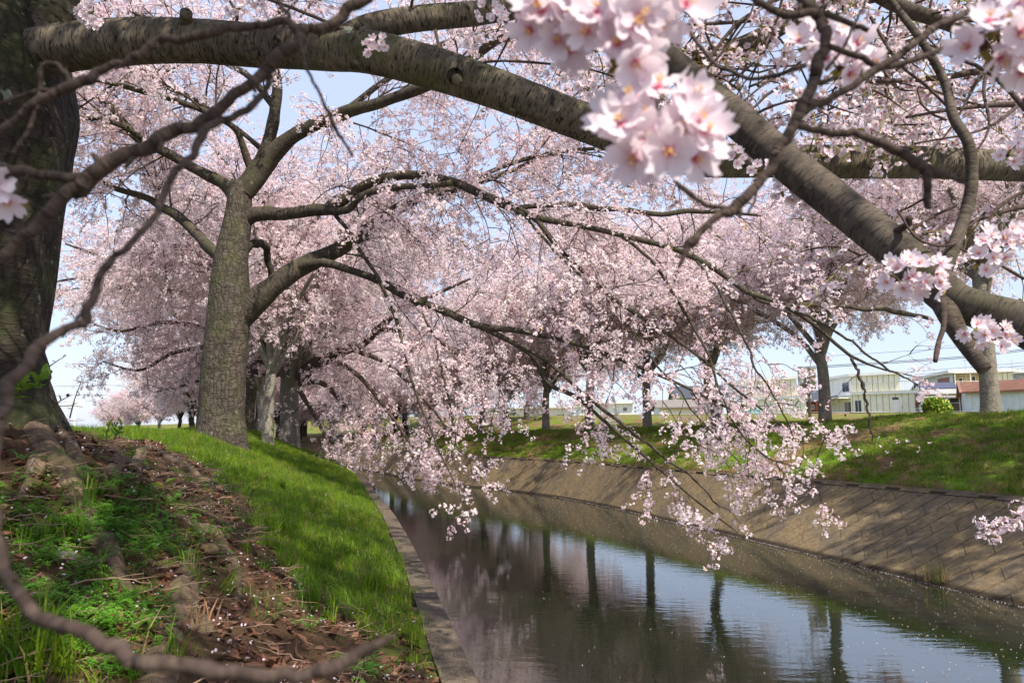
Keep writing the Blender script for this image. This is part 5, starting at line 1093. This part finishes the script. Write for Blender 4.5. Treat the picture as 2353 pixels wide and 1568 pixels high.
# leaf litter, petals, vetch, twigs
def leaf_piece(rg):
    S = Soup(); L = .035 * rg.uniform(.8, 1.25); w = L * .5; c1, c2 = rg.normal(size=2) * .35
    us = np.linspace(-1, 1, 5); V = []
    for u in us:
        ww = w * math.cos(u * 1.45) ** .8 * rg.uniform(.85, 1.1); z = L * (c1 * u * u * .6 + .1); V += [[u * L, -ww, z + ww * abs(c2)], [u * L, 0, z - .1 * ww], [u * L, ww, z + ww * abs(c2)]]
    S.add(V, [(i * 3 + j, i * 3 + j + 1, i * 3 + j + 4, i * 3 + j + 3) for i in range(4) for j in range(2)], 0)
    return S.mesh('dead_leaf', [M['deadleaf']])
LEAF = variant_set('dead_leaf', [leaf_piece(np.random.default_rng(110 + i)) for i in range(6)])
x, y, o = place_left(34000, .8, 8, 3.2, rg, 1.5); s_ = soilmask(x, y); k = (s_ & (rg.random(len(x)) < np.clip(.4 + fbm(x * 4, y * 4, 51), .05, .9))) | (rg.random(len(x)) < .03) | ((o < .32) & (y < 5) & (rg.random(len(x)) < .3))
x, y = x[k], y[k]; n = len(x); lf = scatter('dead_leaves', np.stack([x, y, zl(x, y) + .006 * rg.random(n)], -1), zrot(n, rg, .45), rg.uniform(.3, .8, n), LEAF); tag(lf, 'brown fallen leaves scattered over the near bank soil', 'leaf litter')
def petal_piece(rg):
    S = Soup(); L = .0065; c = rg.uniform(0, .5); S.add([[-L, 0, 0], [-L * .2, -L * .75, L * c], [L * .8, -L * .4, L * c], [L * .7, 0, 0], [L * .8, L * .4, L * c], [-L * .2, L * .75, L * c]], [(0, 1, 2, 3), (0, 3, 4, 5)], 0); return S.mesh('petal', [M['petal_shed']])
PET = variant_set('shed_petal', [petal_piece(np.random.default_rng(120 + i)) for i in range(4)])
x, y, o = place_left(8200, .8, 11, 3.2, rg, 1.4); k = soilmask(x, y) | (rg.random(len(x)) < .7); k &= rg.random(len(x)) < np.clip(.5 + fbm(x * 5, y * 5, 61) * 1.6, .05, 1); x, y = x[k], y[k]; n = len(x)
lf = scatter('fallen_petals', np.stack([x, y, zl(x, y) + .012], -1), zrot(n, rg, .5), rg.uniform(.7, 1.3, n), PET); tag(lf, 'pale pink petals fallen on the near bank', 'petals')
yw_ = 4 + 22 * rg.random(2600) ** 1.2; f_ = rg.beta(3.0, .8, 2600); xw_ = XL(yw_) + (XW(yw_) - XL(yw_)) * f_
edge = rg.random(900); ye = 8 + 16 * rg.random(900); xe = XW(ye) - .02 - .05 * rg.random(900)
xw_ = np.r_[xw_, xe]; yw_ = np.r_[yw_, ye]; n = len(xw_)
lf = scatter('floating_petals', np.stack([xw_, yw_, 0 * xw_ + .004], -1), zrot(n, rg, .08), rg.uniform(.6, 1.2, n), PET); tag(lf, 'tiny petals floating on the dark water by the far wall', 'petals')
def vetch_piece(rg):
    S = Soup()
    for st in range(int(rg.integers(3, 6))):
        az = rg.random() * 6.28; d = np.array([math.cos(az), math.sin(az), 0]); sd_ = np.array([-d[1], d[0], 0]); L = rg.uniform(.05, .1); hz = rg.uniform(.35, .9)
        P_ = lambda u: d * L * u + np.array([0, 0, L * hz * math.sin(u * 2.2)]); twig_soup(S, [P_(u) for u in (0, .3, .6, 1)], .0006, .0004)
        for u in np.linspace(.25, 1, 7):
            for sg_ in (-1, 1):
                b_ = P_(u); l = .012 * (1.1 - .3 * u); w = .0042; e = sd_ * sg_ + d * .35 + np.array([0, 0, rg.uniform(-.1, .3)]); e /= np.linalg.norm(e); q = np.cross(e, [0, 0, 1]); q /= np.linalg.norm(q)
                S.add([b_, b_ + e * l * .5 + q * w, b_ + e * l, b_ + e * l * .5 - q * w], [(0, 1, 2, 3)], 0)
    return S.mesh('vetch', [M['vetch'], M['vetch']])
VET = variant_set('vetch', [vetch_piece(np.random.default_rng(130 + i)) for i in range(6)])
pts = []
for px, py, m_, sp in [(230, 1190, 60, .13), (290, 1210, 60, .12), (330, 1180, 40, .12), (360, 1160, 20, .1), (250, 1150, 25, .1), (130, 1190, 40, .16), (60, 1250, 26, .12), (110, 1330, 30, .12), (180, 1330, 30, .1), (260, 1260, 22, .1), (60, 1400, 20, .1), (200, 1430, 30, .1), (320, 1400, 26, .09), (280, 1480, 24, .09), (240, 1540, 16, .06), (460, 1200, 20, .12), (470, 1110, 16, .12), (350, 1290, 16, .1), (820, 1540, 14, .06), (40, 1180, 20, .1), (160, 1260, 20, .12), (450, 1250, 12, .1), (130, 1460, 24, .1), (700, 1440, 6, .08)]:
    g0 = Gs(px, py)
    for _ in range(m_): q = g0[:2] + rg.normal(size=2) * sp; pts.append([q[0], q[1], float(zl(q[0], q[1]))])
pts = np.array(pts); vt = scatter('vetch', pts, zrot(len(pts), rg, .2), rg.uniform(.45, .95, len(pts)), VET); tag(vt, 'bright green feathery vetch growing through the leaf litter', 'weeds')
def stick_piece(rg):
    S = Soup(); p = np.cumsum(np.column_stack([np.full(6, .022), rg.normal(size=6) * .006, rg.normal(size=6) * .003]), 0); twig_soup(S, p, .0017, .0008, 0, 4)
    if rg.random() < .6: twig_soup(S, [p[3], p[3] + [.02, .015, .004], p[3] + [.035, .035, .008]], .001, .0005, 0, 4)
    return S.mesh('twig', [M['root_stick']])
M['root_stick'] = plain('dead_twig', (.20, .13, .085), .8, .4, 9)
STK = variant_set('dead_twig', [stick_piece(np.random.default_rng(140 + i)) for i in range(6)])
x, y, o = place_left(7000, .8, 7, 3.2, rg, 1.4); k = soilmask(x, y) & (rg.random(len(x)) < .45); x, y = x[k], y[k]; n = len(x)
tw = scatter('dead_twigs', np.stack([x, y, zl(x, y) + .01], -1), zrot(n, rg, .12), rg.uniform(.5, 1.9, n), STK); tag(tw, 'thin dead twigs lying across the near bank soil', 'twigs')
# stones
def rock(name, label, g0, r, mat, seed):
    rg = np.random.default_rng(seed); import bmesh; bm = bmesh.new(); bmesh.ops.create_icosphere(bm, subdivisions=3, radius=1)
    for v in bm.verts: n_ = 1 + .25 * float(fbm(np.array(v.co.x * 1.4 + seed), np.array(v.co.y * 1.4 + v.co.z), seed, 3)); v.co = Vector((v.co.x * r[0] * n_, v.co.y * r[1] * n_, v.co.z * r[2] * n_))
    me = bpy.data.meshes.new(name); bm.to_mesh(me); bm.free(); me.materials.append(mat); me.polygons.foreach_set('use_smooth', [True] * len(me.polygons))
    return tag(link(name, me, None, g0), label, 'stone')
stm = plain('ochre_stone', (.30, .19, .09), .8, .25, 30); st2 = plain('grey_stone', (.17, .14, .12), .8, .3, 30)
rock('stone', 'ochre pebble lying in the leaf litter beside the half-buried root', Gs(478, 1272, .02), (.045, .035, .028), stm, 1)
rock('stone', 'dull brown stone left of the ochre pebble, under the vetch', Gs(150, 1290, .015), (.035, .03, .022), st2, 2)
rock('stone', 'pale pebble at the edge of the concrete wall top', Gs(905, 1555, .012), (.014, .012, .009), stm, 3)
# broken stump beside the buried root
g0 = Gs(455, 1440); stp = thing('stump', 'splintered dead stump beside the half-buried root', 'stump', g0); rgs = np.random.default_rng(5); mstump = plain('splintered_wood', (.17, .095, .05), .8, .5, 25)
for k in range(26):
    a = rgs.random() * 6.28; r0 = .02 + .05 * rgs.random(); b0 = np.array([math.cos(a) * r0, math.sin(a) * r0, -.03]); e = b0 * 1.4 + [rgs.normal() * .02, rgs.normal() * .02, .05 + .09 * rgs.random()]
    p = np.array([b0, (b0 + e) / 2 + rgs.normal(size=3) * .008, e]); link('splinter', tube_mesh('splinter', catmull(p, 6), np.linspace(.0065, .0015, 6), 6, mstump, .3), stp)
link('core', tube_mesh('core', np.array([[0, 0, -.06], [0, .01, .0], [.01, .01, .03]]), np.array([.075, .06, .03]), 14, M['root'], .4), stp)
# leafy suckers round the foot of the near tree, and upright shoots
def leaf_quad(S, b_, d, l, w, mi=0):
    d = d / np.linalg.norm(d); q = np.cross(d, [0.1, .2, 1]); q /= np.linalg.norm(q); u = np.cross(q, d)
    S.add([b_, b_ + d * l * .35 + q * w + u * l * .1, b_ + d * l * .7 + q * w * .7 + u * l * .06, b_ + d * l - u * l * .08, b_ + d * l * .7 - q * w * .7 + u * l * .06, b_ + d * l * .35 - q * w + u * l * .1, b_ + d * l * .5 - u * l * .03], [(0, 1, 6, 5), (1, 2, 6), (2, 3, 6), (3, 4, 6), (4, 5, 6)], mi)
def sucker(label, px, py, D, h, nl, l, mat, seed, lean_=(0, 0)):
    rg = np.random.default_rng(seed); b0 = P(px, py, D); rt = thing('sapling_shoot', label, 'shoot', b0); k = np.array([[0, 0, 0], [lean_[0] * .4 * h, lean_[1] * .4 * h, h * .5], [lean_[0] * h, lean_[1] * h, h]]); p = catmull(k, 10)
    link('stem', tube_mesh('stem', p, np.linspace(.0035, .0012, 10), 6, M['branch'], 0, .3), rt)
    for i in range(nl):
        S = Soup(); q = p[min(9, 2 + int(i / nl * 8))]; d = rg.normal(size=3); d[2] = abs(d[2]) * .5 + .2; leaf_quad(S, np.zeros(3), d, l * rg.uniform(.7, 1.1), l * .23)
        o_ = link('leaf', S.mesh('leaf', [mat]), rt, q)
lm1 = leafmat('sucker_leaf', (.07, .16, .015), (.16, .26, .03), .45, inst=False); lm2 = leafmat('yellow_shoot_leaf', (.24, .28, .03), (.16, .24, .03), .4, inst=False); lmb = leafmat('bud_leaf', (.05, .06, .04), (.08, .09, .05), .2, inst=False)
for i, a in enumerate([('leafy green shoot hanging at the foot of the dark trunk', 45, 905, 3.0, .05, 9, .09, lm1, 1, (.3, 0)), ('green shoot low on the bark at the left edge', 20, 930, 3.0, .08, 7, .08, lm1, 2, (.5, 0)),
    ('green-leaved shoot to the right of the dark trunk foot', 80, 900, 2.95, .06, 8, .075, lm1, 3, (.6, 0)), ('thin twig with dark buds leaning out beside the dark trunk', 88, 866, 3.0, .09, 4, .022, lmb, 4, (1.2, 0)),
    ('tall bare shoot with tiny leaves at its foot, against the sky', 160, 960, 3.2, .17, 5, .03, lm2, 5, (.25, 0)), ('yellow-green seedling among the upper roots', 243, 1015, 3.1, .07, 9, .035, lm2, 6, (.1, 0)),
    ('small shoot with folded leaves over the middle root', 300, 1055, 2.9, .04, 5, .05, lm2, 7, (.4, 0)), ('pale yellow seedling low among the litter', 375, 1125, 2.5, .03, 4, .05, lm2, 8, (.3, 0)),
    ('seedling with dark leaves behind the upper roots', 262, 1010, 3.15, .06, 6, .05, lm1, 9, (.5, 0)), ('dark budded twig just above the upper roots', 120, 935, 3.0, .05, 3, .03, lmb, 10, (1.5, 0)),
    ('reddish shoot with narrow yellow leaves crossing the grass edge', 560, 1180, 2.3, .13, 5, .035, lm2, 11, (.4, .1)), ('yellow seedling on the dark soil by the stump', 420, 1250, 2.2, .04, 6, .03, lm2, 12, (.2, 0))]): sucker(*a)
# tuft at the foot of the far wall
g1 = np.array([float(XW(10.6)), 10.6, .05]); tt = thing('grass_clump', 'dry grass clump growing at the waterline under the concrete wall', 'grass clump', g1); link('blades', tuft(np.random.default_rng(5), 70, .16, .34, .006, .6).mesh('blades', [M['grass_dark'], M['grass_dry']]), tt, kind='stuff')

# ------------------------------------------------------------------ twigs hanging right before the camera
def near_branch(label, traces, clusters=(), buds=()):
    root = thing('cherry_twig', label, 'twig', (0, 0, 0)); first = None
    for q in traces:
        p, r = trace(q, max(24, len(q) * 7), .74); ii = np.arange(len(p)) * .37 + len(label)
        r = r * (1 + .09 * np.maximum(0, vnoise(ii * .8, ii * 0 + q[0][0], 3) - .55) * 2)
        p = p + r[:, None] * 1.1 * np.stack([vnoise(ii, ii * 0 + q[0][1] + s_, 5 + s_) - .5 for s_ in range(3)], -1)
        for j in range(5, len(p) - 4, int(9)):
            jj = j + (int(abs(p[j, 0]) * 991) % 5) - 2; a_ = (p[jj, 2] * 977) % 6.28; dd_ = norm(p[jj + 1] - p[jj]) * .5 + np.array([math.cos(a_) * .9, -.2, math.sin(a_)]); bl_ = r[jj] * 1.9
            link('bud', tube_mesh('bud', np.array([p[jj], p[jj] + dd_ * bl_ * .6, p[jj] + dd_ * bl_, p[jj] + dd_ * bl_ * 1.25]), np.array([.5, .42, .36, .12]) * r[jj], 7, M['near_twig'], 0), root)
        link('stem', tube_mesh('stem', p, r, 14, M['near_twig'], .10, .35), root)
    return root
k = .60
nt1 = near_branch('thick out-of-focus twig reaching down to the left from the top of the picture', [
    [(880,-60,k,40),(820,0,k,38),(780,35,k,38),(740,65,k,34),(690,78,k,40),(680,110,k,36),(636,137,k,36),(567,206,k,36),(464,275,k,38),(378,313,k,44),(292,361,k,48),(206,412,k,58),(155,454,k,46),(103,508,k,38),(40,560,k,36),(-60,650,k,38)],
    [(206,412,k,36),(150,412,k,30),(69,395,k,30),(0,388,k,34),(-60,340,k,36)],
    [(690,78,k,30),(653,48,k,26),(580,60,k,25),(515,69,k,26),(440,88,k,26),(361,96,k,28),(344,113,k,32),(300,138,k,24),(240,158,k,26),(189,186,k,34),(137,206,k,30),(52,258,k,26),(0,299,k,24),(-50,345,k,24)],
    [(160,190,k,18),(137,151,k,15),(100,148,k,14),(93,206,k,13),(79,261,k,14),(62,309,k,14),(27,357,k,12)],
    [(189,186,k,14),(120,205,k,11),(60,215,k,10),(0,240,k,8)],
    [(636,150,k,16),(600,110,k,14),(560,118,k,10)], [(665,40,k,14),(640,0,k,13),(625,-40,k,12)], [(620,170,k,22),(612,205,k,16),(600,220,k,10)],
    [(690,85,.59,12),(700,140,.58,10),(718,185,.58,10),(738,222,.57,10),(765,290,.57,14),(790,325,.57,10),(808,358,.57,7)]])
nt2 = near_branch('thin blurred twig curving down the left edge and along the bottom', [
    [(600,215,.6,24),(567,250,.59,24),(481,288,.57,24),(457,320,.56,26),(430,371,.55,24),(399,402,.54,24),(371,457,.53,22),(344,514,.52,20),(292,562,.51,20),(240,617,.5,22),(213,679,.49,26),(192,735,.48,34),(137,765,.47,24),(89,803,.46,38),(52,844,.45,36),(21,892,.44,36),(0,960,.43,34),(-18,1060,.42,36),(-18,1160,.41,38),(-6,1250,.40,40),(21,1330,.39,40),(62,1385,.38,40),(103,1420,.38,42),(189,1460,.37,42),(275,1500,.37,42),(344,1520,.36,44),(447,1526,.36,44),(584,1548,.36,42),(687,1548,.36,40),(756,1530,.36,44),(804,1512,.36,38),(860,1480,.36,30),(905,1456,.36,14)]])
k = .64
nt3 = near_branch('forked out-of-focus twig with grey-brown joints, hanging down the upper right', [
    [(1830,-60,k,36),(1842,0,k,36),(1887,34,k,40),(1893,69,k,36),(1883,137,k,36),(1866,192,k,34),(1838,261,k,38),(1818,302,k,34),(1783,354,k,32),(1749,419,k,30),(1698,471,k,38),(1646,500,k,22),(1615,530,k,24),(1588,559,k,26),(1557,614,k,12)],
    [(1838,261,k,28),(1887,234,k,25),(1955,199,k,24),(2041,148,k,26),(2127,79,k,24),(2230,24,k,22),(2330,-30,k,20)],
    [(1887,34,k,28),(1801,34,k,24),(1740,0,k,22),(1650,-60,k,20)], [(1887,34,k,24),(1938,48,k,20),(1997,72,k,16)],
    [(1893,100,k,22),(1955,127,k,20),(2007,144,k,20),(2058,148,k,20),(2144,124,k,20),(2230,76,k,18),(2360,-10,k,16)],
    [(1824,285,k,28),(1852,296,k,24),(1973,309,k,26),(2041,340,k,28),(2110,381,k,34),(2179,405,k,18),(2216,423,k,9)],
    [(2122,380,k,30),(2134,430,k,26),(2128,474,k,26)],
    [(1698,471,k,24),(1663,478,k,17),(1612,467,k,15),(1567,433,k,14),(1543,399,k,12),(1515,360,k,12)],
    [(1850,150,k,16),(1824,158,k,13),(1770,175,.68,12),(1715,179,.72,13),(1646,148,.76,13),(1605,103,.78,12),(1577,58,.8,9)],
    [(1870,190,k,18),(1900,185,k,16),(1925,178,k,14)], [(1740,430,k,10),(1735,460,k,8),(1716,490,k,6)],
    [(1895,160,k,12),(1930,120,k,9),(1960,60,k,8),(1990,0,k,7)]])
nt4 = near_branch('thin twig holding the blurred blossoms at the top right corner', [[(2420,-60,.62,20),(2330,10,.6,16),(2290,80,.6,12),(2320,150,.6,10),(2400,220,.6,10)]])
nt5 = near_branch('short twig with blossom clusters in the top middle, right before the camera', [[(1420,-80,.55,26),(1440,20,.53,20),(1480,110,.51,16),(1500,200,.5,14),(1510,290,.5,16),(1512,330,.5,12)], [(1440,20,.53,14),(1360,60,.53,10),(1290,90,.53,8)]])
nt6 = near_branch('twig end with one half-seen blossom at the left edge, out of focus', [[(-80,380,.62,14),(-20,410,.62,10),(10,438,.62,6)]])
FL = [None]
flv = []
for i in range(8):
    S = Soup(); r_ = np.random.default_rng(300 + i); real_flower(S, np.zeros(3), np.array([0, 0, 1.0]), .0175, r_, 4, 12); flv.append(S.mesh('flower', NM, True))
budv = Soup(); 
def near_cluster(parent, px, py, D, nf, spread, seed, face=(0, -1, 0), leafn=3, size=1.0, flat=.7):
    """nf flowers on stalks from one bud; spread in picture px"""
    rg = np.random.default_rng(seed); c = P(px, py, D); R = spread * D / F; S = Soup(); fd = np.array(face, float); hold = []
    for i in range(nf):
        g_ = (i + .5) / nf; a = i * 2.39996 + rg.normal() * .25; q = math.sqrt((.38 if seed == 5 else .14) + (.62 if seed == 5 else .86) * g_); off = np.array([math.cos(a) * q * R, -abs(rg.normal()) * .012 - R * .35 * (1 - g_), math.sin(a) * q * R * .95])
        n_ = off / (np.linalg.norm(off) + 1e-9) * flat + fd * .75 + rg.normal(size=3) * .28; n_ /= np.linalg.norm(n_); hold.append((off, n_))
        b_ = off - n_ * .008; s0 = np.array([0, R * .25, 0]); twig_soup(S, [b_, b_ + (s0 - b_) * .35 - n_ * .006, b_ + (s0 - b_) * .75 - n_ * .004, s0], .0006, .0007, 0, 5)
    for i in range(leafn):
        d = rg.normal(size=3); leaf_quad(S, np.array([0, R * .2, 0]) + rg.normal(size=3) * .003, d, .02 * size, .006, 0)
    S.add((np.array([[1, 0, 0], [0, 1, 0], [-1, 0, 0], [0, -1, 0], [0, 0, 1], [0, 0, -1]]) * .006 + [0, R * .25, 0]), [(0,1,4),(1,2,4),(2,3,4),(3,0,4),(1,0,5),(2,1,5),(3,2,5),(0,3,5)], 1)
    cl = link('blossom_cluster', S.mesh('blossom_cluster', [M['stalk'], M['twigred']]), parent, c)
    for i, (off, n_) in enumerate(hold):
        o_ = link('flower', flv[int(rg.integers(8))], cl, off); o_.rotation_euler = Vector(n_).to_track_quat('Z', 'Y').to_euler(); o_.rotation_euler.rotate_axis('Z', rg.random() * 6.28); o_.scale = (size * rg.uniform(.9, 1.1),) * 3
for a in [(nt5,1275,70,.53,7,75,1,(-.2,-1,.1)), (nt5,1400,60,.5,6,70,2,(.2,-1,.3)), (nt5,1500,30,.52,7,75,3,(.3,-1,0)), (nt5,1440,140,.5,4,55,4,(0,-1,-.6)), (nt5,1505,300,.5,10,122,5,(0,-1,.1)), (nt5,1450,330,.5,4,60,15,(-.4,-1,-.4)), (nt5,1580,340,.5,4,55,16,(.5,-1,-.3)), (nt5,1330,30,.52,4,50,17,(0,-1,.4)),
          (nt3,1850,115,.85,4,42,6,(-.3,-1,0)), (nt3,1935,150,.8,6,50,7,(.3,-1,-.4)), (nt3,1900,85,.9,3,30,18,(0,-1,0)), (nt4,2270,100,.58,6,72,8,(-.2,-1,-.3)), (nt4,2340,50,.58,5,60,9,(.1,-1,.2)), (nt4,2330,150,.6,3,40,10,(0,-1,-.5)), (nt6,10,442,.62,3,30,11,(.2,-1,-.4)),
          (rootR,2062,640,1.35,7,42,12,(-.2,-1,.1)), (rootR,2110,625,1.35,7,42,13,(.2,-1,.2)), (rootR,2132,655,1.36,5,30,14,(.4,-1,-.2)), (rootR,2278,565,1.5,8,45,20,(0,-1,0)), (rootR,2250,600,1.5,4,30,21,(-.3,-1,-.3)), (rootR,2320,545,1.5,5,30,22,(.3,-1,0)),
          (rootR,2240,765,1.6,6,34,23,(-.2,-1,-.4)), (rootR,2285,775,1.55,6,34,24,(.3,-1,-.4)), (rootR,2320,355,1.7,6,30,25,(0,-1,0)), (rootR,2345,330,1.7,4,26,26,(0,-1,0)),
          (rootA,205,30,2.9,8,26,30,(-.3,-1,0)), (rootA,222,58,2.85,5,16,31,(0,-1,-.4)), (rootA,545,18,2.85,8,28,32,(0,-1,0)), (rootA,590,8,2.85,6,20,33,(0,-1,0)), (rootA,1120,28,2.8,9,32,34,(0,-1,-.2)), (rootA,1150,45,2.75,5,20,35,(.2,-1,-.4)), (rootA,868,100,2.8,6,22,36,(0,-1,-.4)), (rootA,850,115,2.8,4,14,37,(-.4,-1,-.4)),
          (rootA,1285,170,2.7,6,30,38,(0,-1,-.6)), (rootA,1350,205,2.7,5,26,39,(0,-1,-.6)), (rootA,1090,95,2.9,5,20,40,(0,-1,-.6)), (rootR,1690,365,2.3,4,20,41,(0,-1,0)), (rootR,1745,390,2.3,5,24,42,(.2,-1,-.4)), (rootR,1800,440,2.4,7,34,43,(0,-1,-.6)), (rootR,1840,455,2.4,6,30,44,(0,-1,-.6))]:
    near_cluster(a[0], a[1], a[2], a[3], a[4], a[5], a[6], a[7])
# blossom reaching in at the lower right edge
nt7 = traced_tree('cherry_tree', 'blossoming branch tip reaching in low at the right edge over the concrete wall', None, None, [trace([(2480,1080,5.5,8),(2400,1140,5.5,6),(2345,1180,5.5,5),(2290,1210,5.5,4),(2255,1222,5.5,2)], 16)], wood='branch')
rg7 = np.random.default_rng(8); q, _ = trace([(2480,1100,5.5,8),(2400,1150,5.5,6),(2345,1175,5.5,5),(2300,1205,5.5,4),(2255,1220,5.5,2)], 26); q = np.repeat(q, 2, 0) + rg7.normal(size=(52, 3)) * .035
scatter('blossom', q, zrot(52, rg7, 1.2), rg7.uniform(.8, 1.1, 52), MID, nt7)
